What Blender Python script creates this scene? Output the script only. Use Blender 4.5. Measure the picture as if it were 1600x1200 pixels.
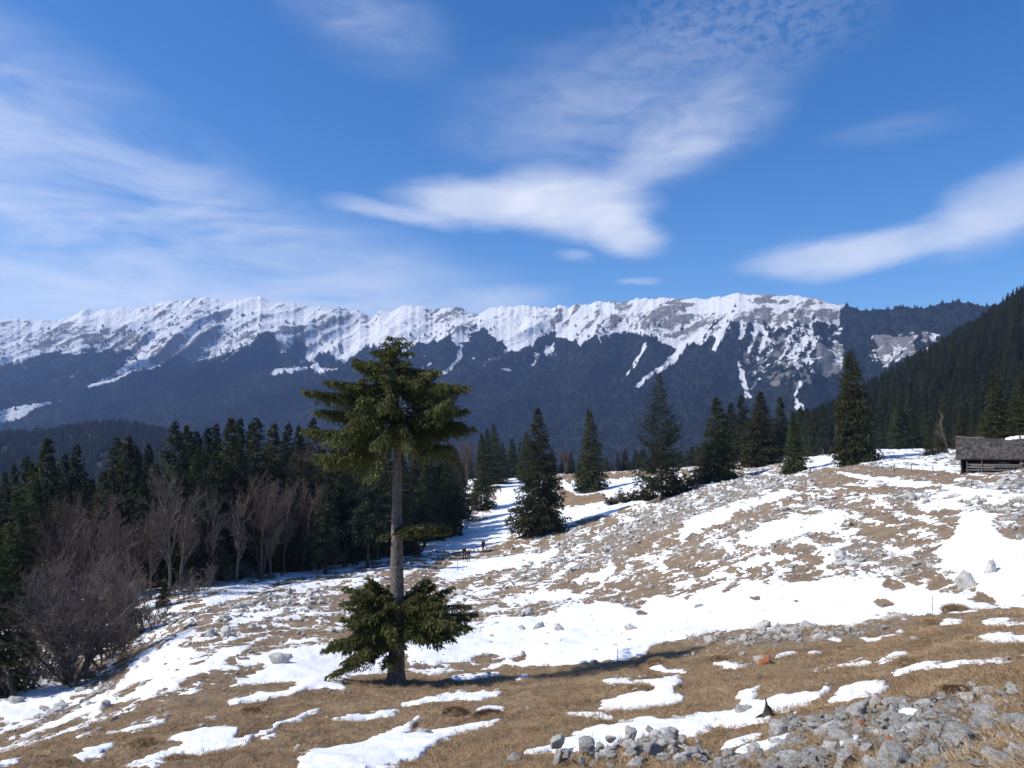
import bpy, bmesh, math, random
import numpy as np
from mathutils import Vector, Matrix, Euler

for o in list(bpy.data.objects):
    bpy.data.objects.remove(o)
scene = bpy.context.scene
COL = scene.collection
rad = math.radians

# ------------------------------------------------------------------ camera
F = 1232.0                      # focal length in pixels of a 1600x1200 frame
PITCH = math.atan(90 / F)       # the horizon lies 90 px under the middle
cam_d = bpy.data.cameras.new('camera')
cam_d.sensor_fit = 'HORIZONTAL'
cam_d.sensor_width = 36.0
cam_d.lens = 36.0 * F / 1600.0
cam_d.clip_start = 0.1
cam_d.clip_end = 40000
cam = bpy.data.objects.new('camera', cam_d)
COL.objects.link(cam)
cam.location = (0, 0, 0)
cam.rotation_euler = (math.pi / 2 + PITCH, 0, 0)
scene.camera = cam

# ------------------------------------------------------------------ sun, exposure
SUN_AZ, SUN_EL = rad(-100), rad(46)     # azimuth from the view axis, negative is left
sd = Vector((math.sin(SUN_AZ) * math.cos(SUN_EL), math.cos(SUN_AZ) * math.cos(SUN_EL), math.sin(SUN_EL)))
sun_d = bpy.data.lights.new('sun', 'SUN')
sun_d.energy = 4.4
sun_d.angle = rad(0.53)
sun_d.color = (1.0, 0.95, 0.87)
sun = bpy.data.objects.new('sun', sun_d)
COL.objects.link(sun)
sun.rotation_euler = (-sd).to_track_quat('-Z', 'Y').to_euler()
sun.location = sd * 100
vs = scene.view_settings
vs.view_transform = 'Standard'
vs.look = 'None'
vs.exposure = 0.25
vs.gamma = 1.0
vs.use_curve_mapping = False
scene.render.engine = 'CYCLES'
scene.cycles.use_denoising = True
scene.cycles.max_bounces = 6
scene.cycles.transparent_max_bounces = 6
scene.cycles.volume_bounces = 1

# ------------------------------------------------------------------ node helper
class N:
    def __init__(s, tree):
        s.t = tree
    def new(s, typ, inp=None, **kw):
        n = s.t.nodes.new(typ)
        for k, v in kw.items():
            setattr(n, k, v)
        for k, v in (inp or {}).items():
            if hasattr(v, 'is_output'):
                s.t.links.new(v, n.inputs[k])
            else:
                n.inputs[k].default_value = v
        return n
    def m(s, op, a, b=None, c=None, clamp=False):
        d = {0: a}
        if b is not None: d[1] = b
        if c is not None: d[2] = c
        return s.new('ShaderNodeMath', d, operation=op, use_clamp=clamp).outputs[0]
    def noise(s, vec, scale, detail=4.0, rough=0.55, dist=0.0, out='Fac'):
        n = s.new('ShaderNodeTexNoise', {'Scale': scale, 'Detail': detail, 'Roughness': rough, 'Distortion': dist})
        if vec is not None: s.t.links.new(vec, n.inputs['Vector'])
        return n.outputs[out]
    def ramp(s, fac, stops, interp='LINEAR'):
        n = s.new('ShaderNodeValToRGB')
        n.color_ramp.interpolation = interp
        el = n.color_ramp.elements
        while len(el) < len(stops): el.new(0.5)
        for e, (p, c) in zip(el, stops):
            e.position = p
            e.color = (c, c, c, 1) if isinstance(c, (int, float)) else (*c, 1)
        s.t.links.new(fac, n.inputs[0])
        return n.outputs['Color']
    def mix(s, fac, a, b, blend='MIX'):
        n = s.new('ShaderNodeMix', data_type='RGBA', blend_type=blend)
        for k, v in ((0, fac), (6, a), (7, b)):
            if hasattr(v, 'is_output'): s.t.links.new(v, n.inputs[k])
            elif isinstance(v, (int, float)): n.inputs[k].default_value = v
            else: n.inputs[k].default_value = (*v, 1)
        return n.outputs[2]
    def smooth(s, v, lo, hi):
        n = s.new('ShaderNodeMapRange', {'Value': v, 'From Min': lo, 'From Max': hi, 'To Min': 0.0, 'To Max': 1.0}, interpolation_type='SMOOTHSTEP')
        return n.outputs[0]

# pixel of the 1600x1200 frame -> azimuth and tangent of the elevation
def pix_dir(px, py):
    u = (np.asarray(px, float) - 800) / F
    v = (600 - np.asarray(py, float)) / F
    fy = math.cos(PITCH) - v * math.sin(PITCH)
    fz = math.sin(PITCH) + v * math.cos(PITCH)
    return np.arctan2(u, fy), fz / np.hypot(u, fy)
def proj(x, y, z):
    d = y * math.cos(PITCH) + z * math.sin(PITCH)
    d = np.where(d > 0.05, d, 0.05)
    v = -y * math.sin(PITCH) + z * math.cos(PITCH)
    return 800 + F * x / d, 600 - F * v / d

# ------------------------------------------------------------------ world: Nishita sky with thin high cloud
world = bpy.data.worlds.new('World')
scene.world = world
world.use_nodes = True
wt = world.node_tree
wt.nodes.clear()
w = N(wt)
sky = w.new('ShaderNodeTexSky', sky_type='NISHITA', sun_disc=False, sun_elevation=SUN_EL, sun_rotation=SUN_AZ,
            altitude=1400, air_density=1.0, dust_density=1.1, ozone_density=2.2)
tc = w.new('ShaderNodeTexCoord').outputs['Generated']
nrm = w.new('ShaderNodeVectorMath', {0: tc}, operation='NORMALIZE').outputs[0]
sp = w.new('ShaderNodeSeparateXYZ', {0: nrm})
az = w.m('ARCTAN2', sp.outputs[0], sp.outputs[1])
el = w.m('ARCSINE', sp.outputs[2])
base_uv = w.new('ShaderNodeCombineXYZ', {0: az, 1: el, 2: 0.0}).outputs[0]
# warp the cloud outlines with noise, more along the wind than across it
st = w.new('ShaderNodeMapping', {'Vector': base_uv, 'Scale': (3.0, 8.0, 1.0), 'Rotation': (0, 0, rad(8))}).outputs[0]
wn = w.new('ShaderNodeTexNoise', {'Vector': st, 'Scale': 2.6, 'Detail': 7.0, 'Roughness': 0.58})
wsep = w.new('ShaderNodeSeparateColor', {0: wn.outputs['Color']})
wu = w.m('ADD', az, w.m('MULTIPLY', w.m('SUBTRACT', wsep.outputs[0], 0.5), 0.075))
wv = w.m('ADD', el, w.m('MULTIPLY', w.m('SUBTRACT', wsep.outputs[1], 0.5), 0.034))
fine = w.noise(w.new('ShaderNodeMapping', {'Vector': base_uv, 'Scale': (6.0, 17.0, 1.0), 'Rotation': (0, 0, rad(10))}).outputs[0], 1.9, 8.0, 0.6, 0.5)
streak = w.noise(w.new('ShaderNodeMapping', {'Vector': base_uv, 'Scale': (3.0, 12.0, 1.0), 'Rotation': (0, 0, rad(17))}).outputs[0], 1.5, 8.0, 0.6, 0.5)
mott = w.noise(w.new('ShaderNodeMapping', {'Vector': base_uv, 'Scale': (60.0, 95.0, 1.0)}).outputs[0], 1.0, 3.0, 0.6, 0.3)
def blob(px, py, a, b, ang, strength, inner=0.15):
    ca, te = pix_dir(px, py)
    ce = math.atan(float(te)); ca = float(ca)
    c, s_ = math.cos(rad(ang)), math.sin(rad(ang))
    du = w.m('SUBTRACT', wu, ca); dv = w.m('SUBTRACT', wv, ce)
    ra = w.m('ADD', w.m('MULTIPLY', du, c * F / a), w.m('MULTIPLY', dv, s_ * F / a))
    rb = w.m('ADD', w.m('MULTIPLY', du, -s_ * F / b), w.m('MULTIPLY', dv, c * F / b))
    d = w.m('SQRT', w.m('ADD', w.m('MULTIPLY', ra, ra), w.m('MULTIPLY', rb, rb)))
    return w.m('MULTIPLY', w.smooth(d, 1.0, inner), strength)
def screen(vals):
    acc = None
    for v in vals:
        inv = w.m('SUBTRACT', 1.0, v)
        acc = inv if acc is None else w.m('MULTIPLY', acc, inv)
    return w.m('SUBTRACT', 1.0, acc)
solid = screen([blob(745, 318, 165, 46, -3, .74, .3), blob(890, 318, 165, 66, -6, .78, .35), blob(965, 362, 105, 42, -12, .72, .3), blob(615, 334, 130, 20, -7, .5, .2),
                blob(1040, 246, 190, 48, 22, .36, .1), blob(1300, 400, 165, 38, 2, .6, .35), blob(1465, 364, 190, 36, 10, .45, .3),
                blob(1575, 322, 150, 62, 18, .52, .25), blob(1000, 438, 55, 10, 2, .32), blob(898, 400, 45, 15, -6, .32)])
veil = screen([blob(1090, 205, 220, 75, 24, .5), blob(930, 170, 310, 130, 8, .42), blob(560, 20, 210, 90, -20, .32),
               blob(770, 468, 150, 30, 0, .6), blob(250, 478, 760, 70, 0, .6), blob(1390, 205, 130, 22, 0, .15)])
mveil = blob(1150, 40, 290, 95, 0, .13)
cirr = screen([blob(60, 225, 480, 160, -20, .85), blob(380, 400, 600, 125, -10, .9), blob(-250, 330, 560, 220, -5, .75), blob(120, 440, 620, 90, -4, .95)])
cl = screen([w.m('MULTIPLY', solid, w.m('ADD', 0.5, w.m('MULTIPLY', fine, 0.85))),
             w.m('MULTIPLY', w.m('MULTIPLY', veil, 0.8), w.smooth(fine, 0.05, 0.85)),
             w.m('MULTIPLY', mveil, w.smooth(mott, 0.30, 0.62)),
             w.m('MULTIPLY', w.m('MULTIPLY', cirr, 0.66), w.smooth(streak, 0.20, 0.74))])
# above the frame the same kind of thin streaks go on in all directions
rest = w.m('MULTIPLY', w.smooth(streak, 0.5, 0.85), w.m('MULTIPLY', w.smooth(w.noise(base_uv, 1.3, 2.0), 0.45, 0.65), 0.35))
infr = w.m('MULTIPLY', w.smooth(w.m('ABSOLUTE', az), 0.75, 0.55), w.smooth(el, 0.7, 0.5))
cl = screen([cl, w.m('MULTIPLY', rest, w.m('SUBTRACT', 1.0, infr))])
hs = w.new('ShaderNodeHueSaturation', {'Hue': 0.506, 'Saturation': 1.36, 'Value': 1.36, 'Color': sky.outputs[0]}).outputs[0]
skyc = w.mix(w.m('MULTIPLY', cl, 0.92, clamp=True), hs, (8.4, 8.6, 9.3))
bg = w.new('ShaderNodeBackground', {'Color': skyc, 'Strength': 0.1})
wo = w.new('ShaderNodeOutputWorld', {'Surface': bg.outputs[0]})

# ------------------------------------------------------------------ numpy noise
def _h(ix, iy, seed):
    n = (ix.astype(np.int64) * 374761393 + iy.astype(np.int64) * 668265263 + seed * 974634777) & 0x7fffffff
    n = ((n ^ (n >> 13)) * 1274126177) & 0x7fffffff
    return ((n ^ (n >> 16)) & 0xffff) / 65535.0
def gnoise(x, y, seed=0):
    x = np.asarray(x, float); y = np.asarray(y, float)
    ix, iy = np.floor(x), np.floor(y)
    fx, fy = x - ix, y - iy
    ux = fx * fx * fx * (fx * (fx * 6 - 15) + 10); uy = fy * fy * fy * (fy * (fy * 6 - 15) + 10)
    def g(dx, dy):
        a = _h(ix + dx, iy + dy, seed) * 2 * np.pi
        return np.cos(a) * (fx - dx) + np.sin(a) * (fy - dy)
    a, b, c, d = g(0, 0), g(1, 0), g(0, 1), g(1, 1)
    return 1.5 * ((a + (b - a) * ux) * (1 - uy) + (c + (d - c) * ux) * uy)
def fbm(x, y, octv=4, seed=0, gain=0.5, lac=2.03):
    s = 0; a = 1; t = 0
    for i in range(octv):
        s = s + a * gnoise(x, y, seed + i * 17); t += a; a *= gain
        x = x * lac + 3.7; y = y * lac + 1.3
    return s / t
def ridged(x, y, octv=3, seed=0, gain=0.5):
    s = 0; a = 1; t = 0
    for i in range(octv):
        s = s + a * (1 - 2 * np.abs(gnoise(x, y, seed + i * 13))); t += a; a *= gain
        x = x * 2.1 + 5.1; y = y * 2.1 + 2.2
    return s / t
def sstep(x, a, b):
    t = np.clip((x - a) / (b - a), 0, 1)
    return t * t * (3 - 2 * t)
def gsmooth(a, sig, axis):
    k = int(3 * sig) + 1
    w_ = np.exp(-0.5 * (np.arange(-k, k + 1) / sig) ** 2); w_ /= w_.sum()
    p = [(0, 0)] * a.ndim; p[axis] = (k, k)
    ap = np.pad(a, p, mode='edge')
    return np.apply_along_axis(lambda v: np.convolve(v, w_, 'valid'), axis, ap)

# ------------------------------------------------------------------ objects
def link(name, me, mat=None, parent=None):
    o = bpy.data.objects.new(name, me)
    COL.objects.link(o)
    if mat is not None and me is not None and not me.materials:
        me.materials.append(mat)
    if parent is not None:
        o.parent = parent
    return o
def tag(o, label=None, cat=None, group=None, kind=None):
    if label: o['label'] = label
    if cat: o['category'] = cat
    if group: o['group'] = group
    if kind: o['kind'] = kind
    return o
def empty(name, loc=(0, 0, 0), rz=0.0):
    o = bpy.data.objects.new(name, None)
    o.empty_display_size = 0.2
    COL.objects.link(o)
    o.location = loc; o.rotation_euler = (0, 0, rz)
    return o
def copy_tree(o, parent=None):
    c = o.copy(); COL.objects.link(c); c.parent = parent
    for ch in o.children:
        copy_tree(ch, c)
    return c
def mesh_np(name, V, faces, smooth=False):
    """V (n,3), faces (m,k) array of equal-size polygons"""
    V = np.ascontiguousarray(V, dtype=np.float32); faces = np.ascontiguousarray(faces, dtype=np.int32)
    me = bpy.data.meshes.new(name)
    m, k = faces.shape
    me.vertices.add(len(V)); me.vertices.foreach_set('co', V.ravel())
    me.loops.add(m * k); me.loops.foreach_set('vertex_index', faces.ravel())
    me.polygons.add(m)
    me.polygons.foreach_set('loop_start', np.arange(0, m * k, k, dtype=np.int32))
    me.polygons.foreach_set('loop_total', np.full(m, k, dtype=np.int32))
    if smooth:
        me.polygons.foreach_set('use_smooth', np.ones(m, dtype=bool))
    me.update(calc_edges=True)
    return me
def fattr(me, name, vals):
    a = me.attributes.new(name, 'FLOAT', 'POINT')
    a.data.foreach_set('value', np.ascontiguousarray(vals, dtype=np.float32))

class MB:
    """collects quads/tris made of boxes, tubes and kites"""
    def __init__(s):
        s.v = []; s.f = []
    def box(s, c, size, rot=None):
        c = Vector(c); h = Vector(size) / 2
        b = len(s.v)
        for i in range(8):
            p = Vector((h.x if i & 1 else -h.x, h.y if i & 2 else -h.y, h.z if i & 4 else -h.z))
            if rot is not None: p = rot @ p
            s.v.append(tuple(c + p))
        for q in ((0, 2, 3, 1), (4, 5, 7, 6), (0, 1, 5, 4), (2, 6, 7, 3), (0, 4, 6, 2), (1, 3, 7, 5)):
            s.f.append(tuple(b + i for i in q))
    def bar(s, a, b_, wx, wz, up=(0, 0, 1)):
        a = Vector(a); b_ = Vector(b_); d = b_ - a
        q = d.to_track_quat('X', 'Z').to_matrix()
        s.box((a + b_) / 2, (d.length, wx, wz), q)
    def tube(s, pts, rr, n=6, cap=True):
        pts = [Vector(p) for p in pts]
        b0 = len(s.v)
        for i, p in enumerate(pts):
            d = (pts[min(i + 1, len(pts) - 1)] - pts[max(i - 1, 0)]).normalized()
            x = d.orthogonal().normalized() if abs(d.z) < 0.9 else Vector((1, 0, 0))
            x = (x - d * x.dot(d)).normalized(); y = d.cross(x)
            for k in range(n):
                a = 2 * math.pi * k / n
                s.v.append(tuple(p + (x * math.cos(a) + y * math.sin(a)) * rr[i]))
        for i in range(len(pts) - 1):
            for k in range(n):
                a = b0 + i * n + k; c = b0 + i * n + (k + 1) % n
                s.f.append((a, c, c + n, a + n))
        if cap:
            s.f.append(tuple(b0 + k for k in range(n))[::-1])
            s.f.append(tuple(b0 + (len(pts) - 1) * n + k for k in range(n)))
    def build(s, name, mat, parent=None, smooth=False):
        me = bpy.data.meshes.new(name)
        me.from_pydata(s.v, [], s.f)
        if smooth:
            me.polygons.foreach_set('use_smooth', [True] * len(me.polygons))
        me.update()
        return link(name, me, mat, parent)

# ------------------------------------------------------------------ materials
def newmat(name):
    m = bpy.data.materials.new(name); m.use_nodes = True
    n = N(m.node_tree); b = m.node_tree.nodes['Principled BSDF']
    return m, n, b
def setc(n, b, col, rough=0.9, bump=None, bs=0.3, bd=0.02, spec=0.2):
    if hasattr(col, 'is_output'): n.t.links.new(col, b.inputs['Base Color'])
    else: b.inputs['Base Color'].default_value = (*col, 1)
    b.inputs['Roughness'].default_value = rough
    b.inputs['Specular IOR Level'].default_value = spec
    if bump is not None:
        bn = n.new('ShaderNodeBump', {'Height': bump, 'Strength': bs, 'Distance': bd})
        n.t.links.new(bn.outputs[0], b.inputs['Normal'])
def pos(n): return n.new('ShaderNodeNewGeometry').outputs['Position']
def objc(n): return n.new('ShaderNodeTexCoord').outputs['Object']
def attr(n, nm): return n.new('ShaderNodeAttribute', attribute_name=nm).outputs['Fac']
M = {}
# dry grass ground
m, n, b = newmat('dry_grass_ground'); p = pos(n)
a1 = n.noise(p, 0.55, 6, 0.62); a2 = n.noise(p, 5.0, 5, 0.7); a3 = n.noise(p, 32.0, 3, 0.7)
c = n.ramp(a1, [(0.30, (0.12, 0.083, 0.051)), (0.48, (0.240, 0.164, 0.095)), (0.70, (0.375, 0.270, 0.168))])
c = n.mix(n.smooth(a2, 0.35, 0.75), c, (0.265, 0.190, 0.118))
c = n.mix(n.m('MULTIPLY', n.smooth(a3, 0.5, 0.75), 0.55), c, (0.060, 0.040, 0.022))
c = n.mix(n.m('MULTIPLY', attr(n, 'stony'), n.smooth(a2, 0.40, 0.56)), c, n.ramp(a3, [(0.3, (0.13, 0.122, 0.11)), (0.7, (0.40, 0.385, 0.355))]))
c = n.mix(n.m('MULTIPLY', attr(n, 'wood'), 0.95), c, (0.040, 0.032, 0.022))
n1 = n.noise(p, 2.6, 6, 0.72); n2 = n.noise(p, 11.0, 3, 0.7)
dus = n.smooth(n.m('ADD', attr(n, 'sd'), n.m('ADD', n.m('MULTIPLY', n.m('SUBTRACT', n1, 0.60), 1.5), n.m('MULTIPLY', n.m('SUBTRACT', n2, 0.5), 0.35))), 0.0, 0.05)
c = n.mix(dus, c, (0.84, 0.85, 0.86))
h = n.m('ADD', n.m('MULTIPLY', a2, 0.6), n.m('MULTIPLY', a3, 0.5))
setc(n, b, c, 0.95, h, 0.9, 0.10, 0.1); M['ground'] = m
# snow
m, n, b = newmat('snow'); p = pos(n)
s1 = n.noise(p, 1.2, 5, 0.6); s2 = n.noise(p, 14.0, 4, 0.7)
c = n.mix(n.smooth(n.noise(p, 0.8, 6, 0.7), 0.62, 0.8), (0.86, 0.87, 0.88), (0.74, 0.72, 0.69))
n1 = n.noise(p, 2.6, 6, 0.72); n2 = n.noise(p, 11.0, 3, 0.7)
thin = n.smooth(n.m('ADD', attr(n, 'sd'), n.m('ADD', n.m('MULTIPLY', n.m('SUBTRACT', n1, 0.46), 1.3), n.m('MULTIPLY', n.m('SUBTRACT', n2, 0.5), 0.3))), 0.03, -0.02)
c = n.mix(thin, c, n.ramp(n2, [(0.3, (0.10, 0.070, 0.042)), (0.7, (0.27, 0.185, 0.11))]))
setc(n, b, c, 0.55, n.m('ADD', n.m('MULTIPLY', s1, 0.8), n.m('MULTIPLY', s2, 0.25)), 0.55, 0.12, 0.35)
M['snow'] = m
# far mountain: snow, limestone and forest floor by attribute
m, n, b = newmat('mountain_side'); p = pos(n)
k1 = n.noise(p, 0.016, 8, 0.68); k2 = n.noise(p, 0.05, 7, 0.75)
rockc = n.ramp(k2, [(0.3, (0.13, 0.125, 0.12)), (0.7, (0.33, 0.31, 0.28))])
forc = n.ramp(k2, [(0.3, (0.012, 0.018, 0.013)), (0.7, (0.026, 0.032, 0.022))])
sn = n.smooth(n.m('ADD', attr(n, 'snow'), n.m('MULTIPLY', n.m('SUBTRACT', k2, 0.5), 1.0)), 0.44, 0.56)
rk = n.smooth(n.m('ADD', attr(n, 'rock'), n.m('MULTIPLY', n.m('SUBTRACT', k1, 0.5), 0.9)), 0.45, 0.6)
c = n.mix(rk, forc, rockc); c = n.mix(sn, c, (0.86, 0.87, 0.89))
setc(n, b, c, 0.9, n.m('ADD', k1, n.m('MULTIPLY', k2, 0.6)), 1.0, 30.0, 0.1); M['mountain'] = m
# needles
def needle(name, dark, light, tip):
    m, n, b = newmat(name); p = objc(n)
    g = n.new('ShaderNodeNewGeometry')
    rnd = g.outputs['Random Per Island']; orn = n.new('ShaderNodeObjectInfo').outputs['Random']
    c = n.ramp(rnd, [(0.0, dark), (0.7, light), (1.0, tip)])
    c = n.mix(n.smooth(n.noise(p, 0.55, 3), 0.35, 0.7), c, tuple(x * 0.6 for x in light))
    hsv = n.new('ShaderNodeHueSaturation', {'Color': c, 'Value': n.m('ADD', 0.75, n.m('MULTIPLY', orn, 0.5)), 'Hue': n.m('ADD', 0.485, n.m('MULTIPLY', orn, 0.03))})
    setc(n, b, hsv.outputs[0], 0.6, None, spec=0.25)
    tr = n.new('ShaderNodeBsdfTranslucent', {'Color': hsv.outputs[0]})
    mx = n.new('ShaderNodeMixShader', {0: 0.32, 1: b.outputs[0], 2: tr.outputs[0]})
    n.t.links.new(mx.outputs[0], n.t.nodes['Material Output'].inputs[0])
    return m
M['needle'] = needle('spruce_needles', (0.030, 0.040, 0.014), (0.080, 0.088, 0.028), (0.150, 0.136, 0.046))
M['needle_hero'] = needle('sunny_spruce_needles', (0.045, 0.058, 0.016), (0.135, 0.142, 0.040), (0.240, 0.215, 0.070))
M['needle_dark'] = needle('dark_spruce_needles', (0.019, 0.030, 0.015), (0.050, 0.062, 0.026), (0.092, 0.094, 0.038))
M['needle_far'] = needle('far_spruce_needles', (0.018, 0.028, 0.017), (0.034, 0.046, 0.026), (0.050, 0.058, 0.032))
def bark(name, lo, hi, sc=6.0, bs=0.8):
    m, n, b = newmat(name); p = objc(n)
    mp = n.new('ShaderNodeMapping', {'Vector': p, 'Scale': (1, 1, 0.45)}).outputs[0]
    f1 = n.noise(mp, sc, 6, 0.7); f2 = n.noise(p, 1.3, 4, 0.6)
    v = n.new('ShaderNodeTexVoronoi', {'Vector': mp, 'Scale': sc * 1.6}).outputs['Distance']
    c = n.ramp(f1, [(0.3, lo), (0.68, hi)])
    c = n.mix(n.smooth(f2, 0.55, 0.72), c, tuple(min(1, x * 1.35 + 0.015) for x in hi))
    setc(n, b, c, 0.95, n.m('ADD', f1, v), bs, 0.05, 0.1)
    return m
M['bark'] = bark('spruce_bark', (0.050, 0.040, 0.035), (0.28, 0.245, 0.215), 11.0, 1.0)
M['bark_dark'] = bark('dark_spruce_bark', (0.035, 0.028, 0.024), (0.10, 0.085, 0.075))
M['beech'] = bark('bare_tree_bark', (0.080, 0.066, 0.056), (0.19, 0.158, 0.138), 3.0, 0.3)
M['beech_red'] = bark('reddish_twig_bark', (0.078, 0.057, 0.047), (0.165, 0.122, 0.102), 3.0, 0.3)
M['birch'] = bark('pale_twig_bark', (0.12, 0.09, 0.08), (0.30, 0.24, 0.21), 3.0, 0.3)
# limestone
def stone(name, orange=0.0, dark=0.0, pale=0.0):
    m, n, b = newmat(name); p = objc(n)
    orn = n.new('ShaderNodeObjectInfo').outputs['Random']
    sh = n.new('ShaderNodeVectorMath', {0: p, 1: n.new('ShaderNodeCombineXYZ', {0: n.m('MULTIPLY', orn, 31.0), 1: n.m('MULTIPLY', orn, 17.0), 2: 0.0}).outputs[0]}, operation='ADD').outputs[0]
    f1 = n.noise(sh, 2.2, 6, 0.68); f2 = n.noise(sh, 9.0, 5, 0.7); f3 = n.noise(sh, 1.1, 3, 0.6)
    c = n.ramp(f1, [(0.28, (0.20, 0.193, 0.178)), (0.5, (0.42, 0.405, 0.37)), (0.72, (0.60, 0.58, 0.535))])
    c = n.mix(n.smooth(f2, 0.60, 0.70), c, (0.055, 0.055, 0.052))
    c = n.mix(n.m('MULTIPLY', n.smooth(n.noise(sh, 4.0, 4, 0.7), 0.60, 0.68), 0.7), c, (0.60, 0.58, 0.54))
    if orange:
        c = n.mix(n.m('MULTIPLY', n.smooth(f3, 0.66 - orange * 0.25, 0.72 - orange * 0.25), 0.9), c, (0.50, 0.14, 0.035))
    vv = n.m('ADD', 1.05 - dark + pale, n.m('MULTIPLY', orn, 0.5))
    c = n.new('ShaderNodeHueSaturation', {'Color': c, 'Value': vv}).outputs[0]
    setc(n, b, c, 0.92, n.m('ADD', f1, n.m('MULTIPLY', f2, 0.4)), 0.9, 0.12, 0.15)
    return m
M['stone'] = stone('grey_limestone')
M['stone_pale'] = stone('pale_limestone', pale=0.35)
M['stone_cap'] = stone('limestone_with_orange_lichen_cap', orange=0.75)
M['stone_orange'] = stone('limestone_with_orange_lichen', orange=0.45)
# grass blades
m, n, b = newmat('dry_grass_blade')
g = n.new('ShaderNodeNewGeometry').outputs['Random Per Island']; orn = n.new('ShaderNodeObjectInfo').outputs['Random']
gp = n.noise(pos(n), 0.45, 5, 0.65)
c = n.ramp(n.m('ADD', n.m('MULTIPLY', n.m('FRACT', n.m('ADD', g, n.m('MULTIPLY', orn, 0.6))), 0.6), n.m('MULTIPLY', n.smooth(gp, 0.3, 0.7), 0.4)), [(0.0, (0.135, 0.086, 0.045)), (0.45, (0.325, 0.215, 0.113)), (0.85, (0.50, 0.36, 0.21)), (1.0, (0.66, 0.52, 0.31))])
c = n.mix(n.m('MULTIPLY', n.smooth(n.noise(pos(n), 0.9, 4, 0.6), 0.60, 0.72), 0.5), c, (0.15, 0.14, 0.055))
setc(n, b, c, 0.8); M['grass'] = m
m, n, b = newmat('straw_blade'); g = n.new('ShaderNodeNewGeometry').outputs['Random Per Island']
setc(n, b, n.ramp(g, [(0.0, (0.20, 0.15, 0.08)), (1.0, (0.42, 0.32, 0.17))]), 0.8); M['straw'] = m
# weathered wood
def wood(name, lo, hi):
    m, n, b = newmat(name); p = objc(n)
    orn = n.new('ShaderNodeObjectInfo').outputs['Random']
    f = n.noise(n.new('ShaderNodeMapping', {'Vector': p, 'Scale': (0.7, 9.0, 9.0)}).outputs[0], 2.0, 6, 0.7)
    isl = n.new('ShaderNodeNewGeometry').outputs['Random Per Island']
    c = n.ramp(n.m('ADD', n.m('MULTIPLY', f, 0.6), n.m('MULTIPLY', isl, 0.4)), [(0.2, lo), (0.75, hi)])
    c = n.new('ShaderNodeHueSaturation', {'Color': c, 'Value': n.m('ADD', 0.75, n.m('MULTIPLY', orn, 0.5))}).outputs[0]
    setc(n, b, c, 0.85, f, 0.5, 0.02, 0.2)
    return m
M['wood'] = wood('weathered_grey_wood', (0.085, 0.075, 0.068), (0.26, 0.235, 0.21))
M['wood_dark'] = wood('dark_old_wood', (0.018, 0.015, 0.013), (0.060, 0.050, 0.043))
M['shingle'] = wood('weathered_roof_shingle', (0.010, 0.009, 0.008), (0.115, 0.102, 0.094))
def flat(name, col, rough=0.8):
    m, n, b = newmat(name); f = n.noise(objc(n), 12.0, 4, 0.6)
    setc(n, b, n.mix(n.smooth(f, 0.3, 0.8), col, tuple(x * 0.65 for x in col)), rough, f, 0.3, 0.01, 0.2)
    return m

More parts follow.
